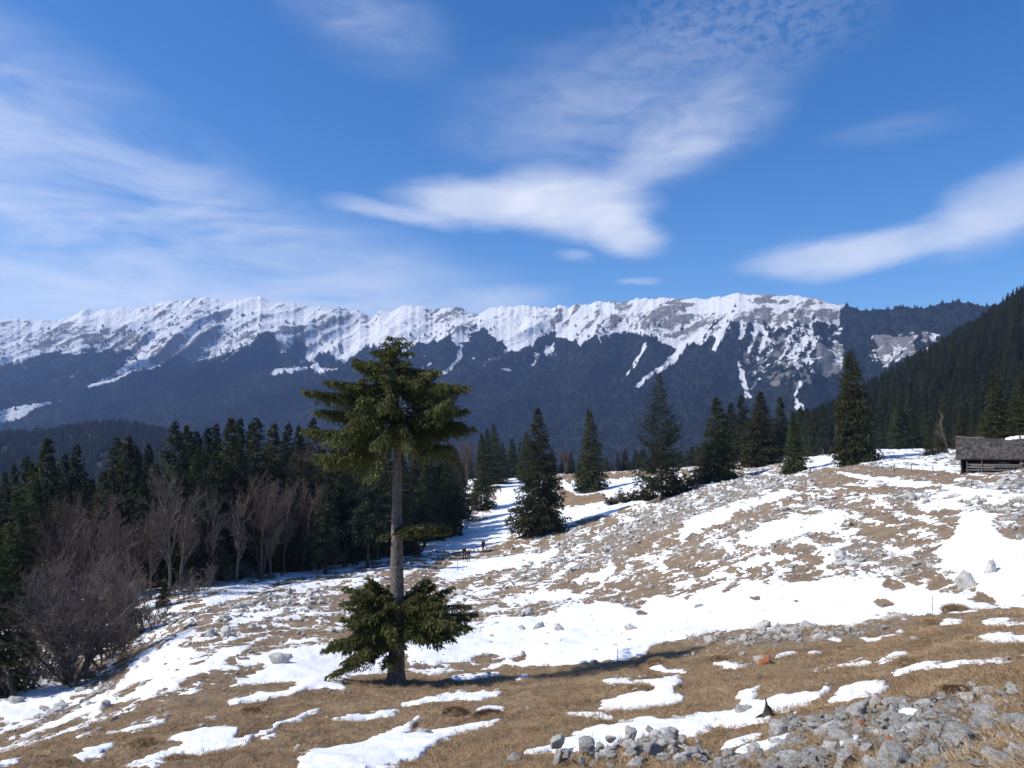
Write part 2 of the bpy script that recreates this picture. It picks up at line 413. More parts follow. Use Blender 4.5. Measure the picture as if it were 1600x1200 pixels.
# ================================================================== TERRAIN
# profile along each photo column: (pixel row, horizontal metres) from the feet outwards, then (metres, height) beyond
VAL = [(1000, -130), (2000, -150), (2900, -165)]
def fh(y, r): return ('y', y, r)
PROF = {
 -150: ([(1200, 21), (1192, 27), (1155, 45), (1120, 56), (1060, 68), (1000, 80), (950, 95), (905, 120)], [(170, -20), (240, -24), (400, -60), (900, -125), fh(690, 1800), (2200, -140), (2900, -165)]),
 0:    ([(1200, 18), (1185, 25), (1150, 42), (1100, 57), (1050, 68), (1000, 80), (950, 96), (905, 125)], [(170, -20), (240, -24), (400, -60), (900, -125), fh(668, 1800), (2200, -140), (2900, -165)]),
 150:  ([(1200, 17), (1150, 25), (1118, 36), (1100, 47), (1085, 60), (1040, 66), (990, 75), (960, 84), (930, 98), (900, 120)], [(170, -19), (240, -24), (400, -60), (900, -125), fh(646, 1800), (2200, -140), (2900, -165)]),
 300:  ([(1200, 15.5), (1130, 24.5), (1080, 33), (1020, 46), (970, 62), (935, 80), (915, 92), (890, 115)], [(170, -18), (240, -22), (400, -60), (900, -125), fh(664, 1800), (2200, -140), (2900, -165)]),
 460:  ([(1200, 14.5), (1130, 23), (1080, 31.5), (1020, 44), (960, 65), (920, 86), (890, 105), (868, 128)], [(170, -17.5), (240, -20), (400, -55), (900, -125), (1800, -140), (2900, -165)]),
 615:  ([(1200, 13.5), (1130, 22), (1070, 33), (1045, 38), (1000, 48), (950, 68), (900, 95), (865, 120), (835, 148), (815, 175)], [(260, -17), (500, -45)] + VAL),
 740:  ([(1200, 12.5), (1130, 20.5), (1070, 31), (1042, 37), (1010, 46), (960, 63), (910, 88), (870, 118), (835, 145), (800, 170), (765, 215), (748, 245)], [(320, -13), (500, -40)] + VAL),
 850:  ([(1200, 11.5), (1130, 19), (1070, 29), (1033, 37), (1010, 45), (960, 60), (910, 82), (860, 112), (832, 135), (790, 165), (755, 215), (742, 260)], [(330, -13), (500, -40)] + VAL),
 960:  ([(1200, 10.5), (1130, 17), (1070, 26), (1030, 35), (1005, 43), (960, 56), (910, 74), (860, 96), (820, 118), (785, 145), (760, 190), (738, 260)], [(330, -12), (520, -24), (700, -50)] + VAL),
 1090: ([(1200, 9.3), (1130, 15), (1070, 22.5), (1020, 32), (985, 43), (940, 54), (890, 68), (840, 87), (800, 105), (770, 122), (745, 150), (728, 210)], [(300, -9), (550, -20), (800, -50), (1500, -140), (2900, -165)]),
 1210: ([(1200, 8), (1130, 13), (1070, 19), (1005, 30), (970, 43), (930, 51), (880, 62), (830, 78), (780, 98), (745, 125), (725, 160), (715, 210)], [(280, -8), fh(700, 600), (1000, -50), (1600, -140), (2900, -165)]),
 1330: ([(1200, 7), (1130, 11.3), (1070, 16.5), (1000, 28), (970, 42), (930, 49), (880, 58), (820, 72), (770, 91), (730, 115), (710, 145), (703, 170)], [(250, -6), fh(692, 420), fh(640, 900), (1200, 5), (1800, -120), (2900, -165)]),
 1460: ([(1200, 6), (1130, 9.7), (1070, 14), (1000, 22), (965, 29), (955, 40), (920, 46), (870, 54), (810, 66), (765, 82), (735, 103), (705, 135), (697, 160)], [(240, -5), fh(674, 420), fh(566, 1100), (1500, 70), (2100, -100), (2900, -165)]),
 1600: ([(1200, 5.2), (1130, 8.2), (1070, 11.8), (1000, 18), (955, 26), (945, 37), (910, 41), (860, 48), (800, 60), (755, 78), (738, 98), (712, 125), (702, 150)], [(230, -4), fh(656, 420), fh(492, 1300), (1700, 160), (2400, 0), (2900, -100)]),
 1750: ([(1200, 4.8), (1130, 7.5), (1070, 10.8), (1000, 16.5), (955, 25), (940, 34), (900, 38), (850, 45), (790, 58), (745, 78), (725, 100), (705, 125), (695, 150)], [(230, -3), fh(640, 420), fh(400, 1400), (1800, 260), (2500, 60), (2900, -60)]),
}
LR = np.linspace(math.log(0.8), math.log(2900), 900)
xs_, rows_ = [], []
for x, (near, far) in sorted(PROF.items()):
    a = float(pix_dir(x, 950)[0]); xs_.append(a)
    pts = [(0.8, -1.62), (2.0, -1.62 - 0.10 * 1.2)]
    for y, r in near: pts.append((r, r * float(pix_dir(x, y)[1])))
    for q in far:
        pts.append((q[2], q[2] * float(pix_dir(x, q[1])[1])) if q[0] == 'y' else q)
    rr = np.log([q[0] for q in pts]); zz = [q[1] for q in pts]
    rows_.append(np.interp(LR, rr, zz))
AZ = np.radians(np.arange(-180, 180.01, 0.5))
tab = np.zeros((len(AZ), len(LR)))
xa = np.array([xs_[-1] - 2 * math.pi, *xs_, xs_[0] + 2 * math.pi]); ra = np.array([rows_[-1], *rows_, rows_[0]])
for j in range(len(LR)):
    tab[:, j] = np.interp(AZ, xa, ra[:, j])
tab = gsmooth(tab, 9.0, 1)
tab = gsmooth(tab, 3.2, 0)
def base_z(x, y):
    r = np.clip(np.hypot(x, y), 0.81, 2890); a = np.arctan2(x, y)
    fi = (a - AZ[0]) / (AZ[1] - AZ[0]); fj = (np.log(r) - LR[0]) / (LR[1] - LR[0])
    i = np.clip(fi.astype(int), 0, len(AZ) - 2); j = np.clip(fj.astype(int), 0, len(LR) - 2)
    fi = fi - i; fj = fj - j
    return (tab[i, j] * (1 - fi) + tab[i + 1, j] * fi) * (1 - fj) + (tab[i, j + 1] * (1 - fi) + tab[i + 1, j + 1] * fi) * fj
def soft_z(x, y):
    x = np.asarray(x, float); y = np.asarray(y, float); r = np.hypot(x, y)
    z = base_z(x, y)
    z = z + fbm(x / 10, y / 10, 3, 3) * 0.55 * sstep(r, 8, 40) + fbm(x / 3.0, y / 3.0, 3, 5) * 0.22 * sstep(r, 3, 14) * (1 - 0.5 * sstep(r, 120, 250))
    return z + fbm(x / 160, y / 160, 4, 9) * 14 * sstep(r, 330, 800)
def height(x, y):
    x = np.asarray(x, float); y = np.asarray(y, float); r = np.hypot(x, y)
    t = fbm(x / 1.0, y / 1.0, 3, 21)
    return soft_z(x, y) + (t * 0.10 + np.maximum(fbm(x / 0.8, y / 0.8, 2, 33), 0.12) * 0.16 - 0.02) * (1 - 0.6 * sstep(r, 60, 160))
def hz(x, y): return float(height(np.array([x]), np.array([y]))[0])
def at(px, py, rmax=400):
    """the ground point seen at a pixel"""
    a, te = pix_dir(px, py); a = float(a); te = float(te)
    r = np.exp(np.linspace(math.log(3.0), math.log(rmax), 1500))
    x = r * math.sin(a); y = r * math.cos(a)
    d = r * te - height(x, y)
    k = np.argmax(d < 0) if (d < 0).any() else len(r) - 1
    return Vector((x[k], y[k], hz(x[k], y[k])))
def at_r(px, r):
    a = float(pix_dir(px, 800)[0])
    x, y = r * math.sin(a), r * math.cos(a)
    return Vector((x, y, hz(x, y)))
def px_scale(p): return F / (p[1] * math.cos(PITCH) + p[2] * math.sin(PITCH))   # pixels per metre at a point

# --- maps traced from the photograph: where snow lies, where stones lie
def fill(img, poly, val, x0=-200, y0=640):
    p = np.array(poly, float)
    h, wd = img.shape
    X, Y = np.meshgrid(np.arange(wd) + x0, np.arange(h) + y0)
    ins = np.zeros(img.shape, bool)
    j = len(p) - 1
    for i in range(len(p)):
        xi, yi = p[i]; xj, yj = p[j]
        if yi != yj:
            ins ^= ((yi > Y) != (yj > Y)) & (X < (xj - xi) * (Y - yi) / (yj - yi) + xi)
        j = i
    img[ins] = val
def z4(*q): return [(x / 2.963, 795 + y / 2.963) for x, y in q]
def z5(*q): return [(530 + x / 2.963, 795 + y / 2.963) for x, y in q]
def z6(*q): return [(1060 + x / 2.963, 795 + y / 2.963) for x, y in q]
SN = np.zeros((640, 2000)) + 0.06
# thinly streaked ground first
fill(SN, [(-200, 900), (200, 980), (330, 925), (560, 850), (760, 840), (900, 800), (1060, 740), (1250, 715), (1600, 690), (1800, 690), (1800, 960), (1600, 950), (1250, 975), (1060, 1000), (860, 1040), (640, 1055), (560, 1060), (300, 1080), (0, 1180), (-200, 1200)], 0.47)
fill(SN, [(-200, 640), (1800, 640), (1800, 690), (1600, 695), (1250, 718), (1060, 745), (880, 805), (760, 842), (560, 852), (330, 930), (220, 975), (-200, 1010)], 0.55)
fill(SN, [(1270, 735), (1330, 722), (1480, 735), (1480, 748), (1360, 752), (1270, 760), (1200, 790)], 0.22)
fill(SN, [(1240, 715), (1340, 705), (1500, 695), (1500, 742), (1400, 730), (1340, 726), (1260, 735)], 0.66)
fill(SN, [(940, 850), (1050, 800), (1160, 770), (1200, 790), (1060, 850), (960, 880)], 0.33)
fill(SN, [(870, 745), (1060, 735), (1010, 742), (900, 750)], 0.05)
fill(SN, [(875, 770), (935, 765), (950, 790), (900, 795), (880, 785)], 0.1)
fill(SN, [(0, 1090), (60, 1120), (0, 1170), (-200, 1190), (-200, 1080)], 0.5)
SNOW_POLYS = [
 z4((60, 1070), (330, 960), (480, 920), (700, 860), (830, 800), (1000, 730), (1200, 620), (1270, 590), (1260, 570), (1080, 640), (900, 720), (700, 800), (520, 900), (380, 920), (100, 1050)),
 z4((600, 720), (680, 660), (830, 640), (920, 660), (880, 720), (800, 770), (640, 800), (560, 840), (500, 900), (420, 890), (540, 820), (600, 760)),
 z4((1170, 690), (1260, 660), (1400, 640), (1500, 640), (1560, 700), (1600, 760), (1600, 840), (1420, 830), (1360, 800), (1300, 800), (1100, 810), (1080, 790), (1180, 760), (1230, 720)),
 z4((1050, 890), (1200, 850), (1330, 840), (1420, 810), (1600, 780), (1600, 810), (1440, 840), (1300, 870), (1150, 905), (1050, 905)),
 z4((560, 1200), (700, 1150), (860, 1090), (770, 1060), (850, 1035), (960, 1020), (1080, 1005), (1110, 1025), (1060, 1060), (1180, 1045), (1300, 985), (1490, 925), (1490, 942), (1330, 1004), (1200, 1065), (1150, 1095), (1000, 1135), (900, 1145), (880, 1140), (760, 1165), (700, 1200)),
 z4((330, 1160), (430, 1110), (530, 1085), (540, 1105), (480, 1130), (470, 1155), (380, 1172)),
 z4((1360, 1160), (1450, 1120), (1620, 1100), (1620, 1230), (1400, 1230)),
 z4((-300, 1260), (0, 1178), (110, 1150), (100, 1172), (0, 1202), (-300, 1290)),
 z4((0, 900), (200, 770), (330, 840), (320, 880), (200, 960), (130, 1010), (0, 960)),
 z4((320, 1050), (470, 1015), (460, 1030), (350, 1062)), z4((450, 1045), (600, 1020), (770, 970), (760, 992), (620, 1034)),
 z4((660, 980), (770, 935), (760, 952), (680, 984)), z4((940, 975), (1030, 955), (1030, 967), (960, 987)), z4((830, 860), (880, 830), (960, 830), (900, 857)),
 z4((940, 420), (1050, 390), (1250, 330), (1420, 270), (1600, 180), (1600, 290), (1450, 310), (1300, 330), (1180, 380), (1080, 420), (960, 450)),
 z4((600, 720), (720, 670), (820, 640), (760, 690), (640, 740)),
 z4((1520, 970), (1600, 965), (1600, 985), (1540, 985)), z4((1230, 1060), (1310, 1035), (1270, 1075), (1225, 1090)),
 z5((310, 600), (320, 710), (500, 720), (560, 710), (690, 670), (760, 680), (790, 720), (1000, 725), (1150, 715), (1280, 705), (1400, 690), (1450, 640), (1600, 600), (1600, 430), (1480, 400), (1420, 420), (1390, 470), (1330, 450), (1230, 430), (1100, 450), (1000, 470), (930, 500), (850, 500), (760, 490), (700, 510), (640, 550), (540, 600), (420, 620)),
 z5((0, 760), (220, 720), (230, 755), (100, 775), (0, 800)), z5((0, 640), (250, 620), (240, 720), (0, 760)),
 z5((0, 230), (60, 150), (150, 180), (260, 120), (500, 110), (560, 70), (800, 50), (800, 110), (770, 150), (600, 190), (450, 190), (300, 230), (150, 250), (0, 300)),
 z5((440, 310), (540, 240), (700, 230), (850, 210), (1000, 200), (1000, 230), (800, 270), (600, 310), (480, 320)),
 z5((1070, 330), (1180, 290), (1280, 285), (1200, 320), (1100, 345)), z5((750, 420), (860, 400), (960, 380), (1060, 370), (1110, 400), (1000, 430), (860, 430), (770, 435)),
 z5((380, 780), (490, 745), (480, 762), (400, 787)), z5((470, 800), (530, 775), (640, 765), (760, 750), (740, 772), (620, 792), (540, 803)),
 z5((800, 790), (860, 770), (890, 780), (830, 797)),
 z5((250, 915), (310, 890), (450, 870), (570, 835), (590, 850), (700, 850), (750, 840), (740, 870), (650, 890), (570, 890), (440, 897), (300, 922)),
 z5((0, 970), (160, 940), (280, 935), (250, 957), (100, 987), (0, 987)), z5((590, 940), (660, 910), (780, 915), (770, 932), (640, 947)),
 z5((0, 1110), (140, 1080), (230, 1020), (320, 980), (440, 935), (400, 970), (350, 1000), (270, 1060), (380, 1030), (500, 1020), (540, 1020), (620, 1000), (740, 968), (740, 988), (640, 1030), (560, 1050), (450, 1090), (400, 1130), (300, 1180), (240, 1215), (0, 1230)),
 z5((1200, 790), (1320, 785), (1450, 790), (1560, 770), (1590, 790), (1560, 850), (1600, 870), (1600, 900), (1480, 920), (1350, 940), (1240, 930), (1210, 900), (1270, 880), (1300, 860), (1460, 847), (1470, 830), (1360, 820), (1230, 820)),
 z5((890, 1120), (980, 1090), (1060, 1040), (1150, 1010), (1300, 990), (1500, 970), (1620, 965), (1620, 1040), (1500, 1050), (1400, 1060), (1300, 1080), (1240, 1130), (1150, 1135), (1050, 1140), (960, 1140)),
 z5((1030, 935), (1200, 945), (1290, 970), (1200, 972), (1080, 957)), z5((1430, 740), (1470, 720), (1530, 745), (1600, 750), (1600, 767), (1500, 757)),
 z6((0, 590), (0, 480), (60, 400), (150, 370), (220, 400), (330, 330), (480, 370), (600, 340), (720, 340), (830, 300), (960, 320), (1000, 360), (1080, 360), (1200, 380), (1280, 400), (1380, 430), (1500, 450), (1480, 458), (1340, 475), (1240, 487), (1130, 500), (1000, 490), (880, 515), (790, 545), (640, 535), (500, 535), (340, 550), (200, 560), (80, 580)),
 z6((1290, 20), (1420, 10), (1470, 100), (1540, 150), (1700, 190), (1700, 470), (1500, 460), (1430, 400), (1330, 330), (1250, 260), (1180, 200), (1240, 160), (1300, 90)),
 z6((0, 100), (180, 10), (280, 0), (230, 50), (100, 100), (0, 140)), z6((280, 130), (430, 60), (560, 30), (760, 20), (790, 50), (740, 90), (640, 110), (480, 130), (400, 170), (280, 165)),
 z6((0, 340), (80, 330), (180, 295), (120, 330), (30, 357)), z6((250, 250), (310, 245), (350, 265), (290, 277)),
 z6((560, 745), (720, 735), (740, 715), (880, 700), (900, 715), (980, 670), (1060, 670), (1070, 687), (940, 718), (800, 733), (640, 757)),
 z6((960, 770), (1040, 740), (1100, 710), (1220, 720), (1400, 700), (1700, 680), (1700, 695), (1400, 722), (1220, 742), (1060, 772), (1000, 782)),
 z6((620, 930), (720, 870), (780, 820), (900, 805), (1000, 785), (960, 830), (930, 860), (870, 870), (800, 890), (700, 900), (650, 935)),
 z6((-20, 965), (250, 930), (300, 850), (380, 820), (370, 840), (340, 890), (400, 900), (560, 860), (640, 860), (700, 810), (745, 840), (600, 900), (540, 940), (450, 940), (420, 990), (340, 990), (200, 1020), (60, 1060), (-20, 1060)),
 z6((180, 1110), (260, 1080), (400, 1020), (390, 1050), (300, 1090), (220, 1127)), z6((250, 1140), (400, 1070), (520, 1045), (520, 1062), (440, 1110), (330, 1142)),
 z6((630, 1160), (720, 1130), (840, 1050), (870, 1060), (860, 1090), (780, 1110), (690, 1152)),
 z6((550, 690), (640, 660), (670, 667), (600, 687)), z6((450, 680), (560, 655), (560, 667), (470, 687)), z6((820, 590), (900, 600), (1060, 560), (1040, 577), (900, 617), (840, 607)),
 z6((1360, 610), (1480, 580), (1700, 590), (1700, 605), (1480, 622), (1400, 622)), z6((1390, 530), (1500, 520), (1700, 525), (1700, 542), (1450, 542)),
 z6((1200, 540), (1250, 505), (1330, 525), (1230, 542)), z6((160, 720), (190, 685), (230, 690), (240, 710), (350, 720), (280, 747), (180, 737)),
 z6((700, 620), (720, 595), (760, 612), (740, 622)), z6((1290, 815), (1370, 785), (1350, 800), (1310, 820)), z6((1470, 795), (1540, 785), (1530, 800)),
 z6((1040, 960), (1060, 930), (1100, 945), (1140, 955), (1050, 970)), z6((1370, 905), (1400, 890), (1450, 920), (1390, 925)),
 [(780, 745), (860, 742), (850, 760), (845, 790), (800, 830), (760, 830), (770, 790), (785, 765)], [(880, 760), (1000, 742), (1010, 765), (960, 770), (900, 775)],
 [(850, 800), (930, 785), (1010, 778), (960, 800), (880, 820)], [(1300, 735), (1380, 745), (1440, 750), (1420, 757), (1340, 750)],
 [(1270, 720), (1340, 712), (1340, 722), (1285, 728)], [(1380, 750), (1455, 752), (1450, 762), (1400, 760)],
 [(1470, 758), (1560, 765), (1600, 775), (1560, 785), (1500, 775)], [(1420, 782), (1480, 780), (1530, 795), (1440, 798)],
 [(1060, 815), (1150, 785), (1230, 765), (1250, 770), (1150, 800), (1080, 825)],
]
for q in SNOW_POLYS: fill(SN, q, 0.90)
# brown islands inside the snow
for q in [z6((940, 350), (980, 325), (1060, 370), (1000, 378)), z6((900, 425), (960, 420), (1010, 445), (950, 455)), z6((310, 410), (390, 410), (370, 425)), z6((520, 425), (560, 425), (550, 437)),
          z5((1380, 470), (1430, 480), (1400, 500)), z5((970, 1060), (1010, 1045), (1080, 1050), (1020, 1070)), z5((800, 690), (870, 675), (860, 700), (810, 715)), z6((640, 930), (760, 890), (830, 895), (720, 930))]:
    fill(SN, q, 0.0)
SN = gsmooth(gsmooth(SN, 1.6, 0), 3.2, 1)
ST = np.zeros((640, 2000)) + 0.06
fill(ST, [(-200, 1000), (220, 980), (560, 850), (900, 800), (1060, 740), (1800, 690), (1800, 960), (1060, 1000), (640, 1055), (-200, 1200)], 0.22)
for q, v in [([(950, 830), (1060, 760), (1250, 725), (1280, 740), (1180, 790), (1060, 820), (960, 850)], .9), ([(1080, 850), (1200, 800), (1330, 770), (1360, 800), (1250, 850), (1100, 870)], .5),
             ([(1500, 770), (1600, 740), (1800, 740), (1800, 850), (1600, 850), (1540, 800), (1380, 780), (1400, 760)], .9), ([(1250, 850), (1330, 845), (1440, 860), (1470, 890), (1400, 905), (1300, 880)], .8),
             ([(1330, 715), (1500, 700), (1500, 725), (1380, 735)], .6), ([(800, 880), (900, 830), (1000, 850), (960, 880), (850, 900)], .6), ([(250, 975), (400, 930), (540, 900), (500, 960), (300, 1000)], .5),
             (z6((0, 610), (340, 560), (700, 560), (1000, 500), (1100, 520), (880, 590), (600, 630), (250, 640)), .95), ([(0, 1090), (130, 1080), (190, 1060), (250, 1020), (160, 1100), (60, 1140)], .7),
             (z5((720, 500), (1000, 440), (1300, 440), (1500, 560), (1300, 650), (850, 640)), .30), ([(740, 800), (830, 790), (820, 840), (760, 840)], .3)]:
    fill(ST, q, v)
ST = gsmooth(gsmooth(ST, 4.0, 0), 8.0, 1)
def look(img, px, py, x0=-200, y0=640):
    i = np.clip(py - y0, 0, img.shape[0] - 1.01); j = np.clip(px - x0, 0, img.shape[1] - 1.01)
    a = i.astype(int); c = j.astype(int); fa = i - a; fc = j - c
    return (img[a, c] * (1 - fa) + img[a + 1, c] * fa) * (1 - fc) + (img[a, c + 1] * (1 - fa) + img[a + 1, c + 1] * fa) * fc
def snow_depth(x, y, z):
    """positive where snow lies"""
    r = np.hypot(x, y)
    px, py = proj(x, y, z)
    sc = np.clip(40 / np.maximum(r, 6), .35, 3.0)
    f = look(SN, px + sc * (7 * fbm(x / 1.6, y / 1.6, 3, 41) + 5 * fbm(x / .45, y / .45, 2, 43)), py + sc * (2.4 * fbm(x / 1.6, y / 1.6, 3, 42) + 2.0 * fbm(x / .45, y / .45, 2, 44)))
    f = np.where((y < 1) | (r > 320) | (np.abs(px - 800) > 1000), 0.42, f)
    nz = 0.5 * fbm(x / 2.0, y / 2.0, 5, 51, 0.75) + 0.5 * fbm((x - y * 0.3) / 4.0, z * 1.7 + y * 0.05, 5, 71, 0.78)
    u = 0.5 + 0.5 * np.tanh(nz * 3.4)                     # about uniform in 0..1
    return f - (0.5 + (u - 0.5) * 0.92) + 0.09 * fbm(x / 0.4, y / 0.4, 2, 91)
def rockiness(x, y, z):
    px, py = proj(x, y, z)
    return np.where((y < 1) | (np.hypot(x, y) > 320), 0.1, look(ST, px, py))

# --- the ground as one polar sheet, fine where the photograph looks
azs = np.concatenate([np.radians(np.linspace(-180, -43, 36)[:-1]), np.radians(np.linspace(-43, 43, 870)), np.radians(np.linspace(43, 180, 36)[1:])])
rs = np.concatenate([[0.8, 1.3, 2.0, 2.7], np.exp(np.linspace(math.log(3.4), math.log(170), 540)), np.exp(np.linspace(math.log(170), math.log(2900), 76))[1:]])
A, R_ = np.meshgrid(azs, rs, indexing='ij')
GX, GY = R_ * np.sin(A), R_ * np.cos(A)
GZ = height(GX, GY)
na, nr = A.shape
idx = np.arange(na * nr).reshape(na, nr)
quads = np.stack([idx[:-1, :-1], idx[1:, :-1], idx[1:, 1:], idx[:-1, 1:]], -1).reshape(-1, 4)[:, ::-1]
V = np.stack([GX, GY, GZ], -1).reshape(-1, 3)
V = np.vstack([V, [[0, 0, -1.6]]])
me = mesh_np('ground', V, quads, True)
fattr(me, 'stony', np.append(rockiness(GX, GY, GZ).ravel(), 0))
pxg, pyg = proj(GX, GY, GZ)
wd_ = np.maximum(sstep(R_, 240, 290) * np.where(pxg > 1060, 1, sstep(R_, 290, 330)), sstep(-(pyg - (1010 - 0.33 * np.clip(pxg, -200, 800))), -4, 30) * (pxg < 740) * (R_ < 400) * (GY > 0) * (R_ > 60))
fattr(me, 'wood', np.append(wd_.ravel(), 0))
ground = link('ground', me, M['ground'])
tag(ground, 'brown dry grass hillside sloping down to the left', kind='structure')

# --- snow sheet, from the same grid, thick where the field is positive and dipping under the turf at its edge
SD = snow_depth(GX, GY, GZ)
SZ = soft_z(GX, GY) * 0.55 + GZ * 0.45 + np.where(SD > 0, 0.075 * (1 - np.exp(-SD * 3.0)) + 0.004, SD * 0.9)
SZ = np.maximum(SZ, np.where(SD > 0.10, GZ + 0.01, -1e9))
me = ground.data; fattr(me, 'sd', np.append(np.where(R_ < 330, SD, -1).ravel(), -1))
keep = (SD > -0.10) & (R_ < 330)
kq = keep[:-1, :-1] | keep[1:, :-1] | keep[1:, 1:] | keep[:-1, 1:]
sel = kq.reshape(-1) & ((R_[:-1, :-1] < 330).reshape(-1))
q2 = quads[sel]
used = np.zeros(na * nr, bool); used[q2.ravel()] = True
remap = np.cumsum(used) - 1
SV = np.stack([GX, GY, SZ], -1).reshape(-1, 3)[used]
snow = link('snow', mesh_np('snow', SV, remap[q2], True), M['snow'])
fattr(snow.data, 'sd', SD.ravel()[used])
tag(snow, 'thin melting snow lying in patches over the brown hillside', 'snow', kind='stuff')

# ================================================================== MOUNTAIN RANGE
RIDGE = [(-500, 520), (-300, 516), (-100, 508), (0, 503), (30, 500), (60, 496), (90, 493), (122, 487), (140, 490), (185, 489), (220, 482), (250, 480), (275, 475), (310, 471), (340, 476), (375, 472), (400, 470), (415, 475), (440, 476), (470, 486), (500, 484), (520, 488), (540, 493), (560, 490), (575, 494), (590, 486), (610, 487), (630, 479), (655, 482), (675, 488), (695, 482), (720, 483), (735, 492), (760, 488), (790, 486), (825, 480), (850, 487), (880, 487), (905, 481), (940, 474), (960, 477), (975, 483), (1000, 474), (1040, 471), (1070, 476), (1100, 478), (1130, 472), (1160, 467), (1190, 470), (1215, 472), (1245, 472), (1280, 473), (1310, 482), (1345, 487), (1370, 489), (1400, 487), (1440, 485), (1480, 483), (1530, 480), (1545, 485), (1600, 493), (1700, 500), (1900, 515), (2100, 530)]
rx = np.array([q[0] for q in RIDGE], float); ry = np.array([q[1] for q in RIDGE], float)
maz = np.radians(np.linspace(-47, 47, 940))
mpx = 800 + F * np.tan(maz) * 1.007
ridge_y = np.interp(mpx, rx, ry) + 3.4 * ridged(mpx / 26.0, mpx * 0 + .3, 4, 5, .6) - 1.5 + 2.0 * fbm(mpx / 6.0, mpx * 0, 3, 8, .6)
RD = np.interp(mpx, [-500, 0, 300, 600, 900, 1200, 1400, 1700, 2100], [7000, 6000, 5300, 4800, 4300, 3700, 3450, 3300, 3200])
RD = gsmooth(RD, 25, 0)
_, rte = pix_dir(mpx, ridge_y)
ZR = RD * rte
FOOT = np.interp(mpx, [-500, 0, 600, 1200, 2100], [2100, 2100, 2000, 1900, 1800])
T = np.concatenate([np.linspace(0, 0.35, 36)[:-1], np.linspace(0.35, 1.0, 250), 1.0 + np.linspace(0, 0.5, 10)[1:]])
TT, MA = np.meshgrid(T, maz)
MR = FOOT[:, None] + (RD - FOOT)[:, None] * TT
MX, MY = MR * np.sin(MA), MR * np.cos(MA)
Z0 = -165.0
g_ = np.interp(T, [0, 0.15, 0.3, 0.5, 0.7, 0.85, 1.0, 1.15, 1.5], [0, 0.10, 0.215, 0.40, 0.62, 0.81, 1.0, 0.62, 0.0])
k_ = int(np.argmin(np.abs(T - 1))); gs_ = gsmooth(g_[:k_ + 1], 7, 0); gs_[-14:] = g_[k_ - 13:k_ + 1]; g_[:k_ + 1] = gs_
te0 = (Z0 / FOOT)[:, None]
MZ = MR * (te0 + (rte[:, None] - te0) * g_[None, :])
lat = MR * MA + 0.45 * (RD[:, None] - MR) + 260 * fbm(MX / 800, MY / 800, 3, 12)
top_ = np.clip((TT - .60) / .40, 0, 1)
rb1 = ridged(lat / 560 + .12 * fbm(MX / 300, MY / 300, 2, 33), MR / 2600, 1, 31)
rb2 = ridged(lat / 205 + .16 * fbm(MX / 120, MY / 120, 2, 35), MR / 1300, 2, 47, .45)
rb3 = ridged(lat / 75, MR / 420, 3, 57, .6)
MZ = MZ + sstep(TT, .08, .4) * (1 - .80 * top_ ** 1.5) * 150 * (rb1 - .25)
MZ = MZ + sstep(TT, .25, .65) * (1 - .72 * top_ ** 2) * 62 * (rb2 - .15)
MZ = MZ + sstep(TT, .50, .75) * (1 - .45 * top_ ** 2) * 20 * (rb3 - .1)
MZ = MZ + sstep(TT, .3, .6) * (1 - .5 * top_) * 13 * fbm(lat / 48, MR / 90, 4, 61, .6)
lim = np.interp(np.arange(len(maz)), np.arange(len(maz)), rte)[:, None]
MZ = np.where(TT < 0.97, np.minimum(MZ, MR * (lim - 0.0015 - 0.02 * (0.97 - TT))), MZ)
PX, PY = proj(MX, MY, MZ)
# masks traced from the photograph (rows 440..760)
SM = np.zeros((340, 2200)); RM = np.zeros((340, 2200))
def f2(img, poly, v): fill(img, poly, v, -300, 440)
def line(img, pts, wpx, v):
    for (x1, y1), (x2, y2) in zip(pts[:-1], pts[1:]):
        d = math.hypot(x2 - x1, y2 - y1) or 1; nx, ny = -(y2 - y1) / d * wpx / 2, (x2 - x1) / d * wpx / 2
        f2(img, [(x1 + nx, y1 + ny), (x2 + nx, y2 + ny), (x2 - nx, y2 - ny), (x1 - nx, y1 - ny)], v)
TREEL = [(-300, 560), (-100, 560), (0, 573), (30, 565), (65, 552), (90, 548), (105, 547), (125, 532), (150, 531), (170, 543), (185, 550), (200, 541), (215, 545), (235, 556), (262, 558), (275, 552), (300, 550), (330, 553), (350, 543), (375, 538), (398, 532), (408, 520), (425, 522), (437, 540), (452, 535), (462, 528), (475, 528), (482, 545), (492, 540), (500, 528), (520, 545), (535, 556), (545, 545), (560, 532), (575, 526), (590, 540), (610, 552), (632, 545), (645, 532), (665, 530), (685, 517), (700, 524), (715, 532), (732, 528), (760, 512), (786, 521), (793, 545), (813, 538), (867, 509), (874, 516), (901, 524), (908, 533), (925, 524), (942, 528), (962, 519), (996, 516), (1013, 526), (1036, 521), (1060, 531), (1075, 520), (1095, 505), (1115, 505), (1140, 500), (1165, 508), (1190, 500), (1220, 505), (1245, 500), (1275, 502), (1310, 500), (1316, 482), (1340, 470), (1900, 460)]
f2(SM, TREEL + [(1900, 400), (-300, 400)], 0.78)
f2(SM, [(1318, 430), (1900, 430), (1900, 512), (1330, 512)], 0.0)
f2(SM, [(-300, 520), (0, 515), (120, 505), (200, 510), (180, 545), (100, 548), (0, 560), (-300, 570)], 0.60)
f2(SM, [(170, 545), (200, 515), (250, 520), (330, 512), (400, 515), (400, 540), (330, 553), (260, 556), (200, 552)], 0.50)
f2(SM, [(1000, 485), (1060, 490), (1120, 488), (1200, 480), (1310, 485), (1310, 520), (1240, 530), (1150, 525), (1060, 530), (1000, 515)], 0.52)
f2(SM, [(880, 500), (930, 495), (1000, 490), (1000, 515), (940, 522), (900, 522)], 0.62)
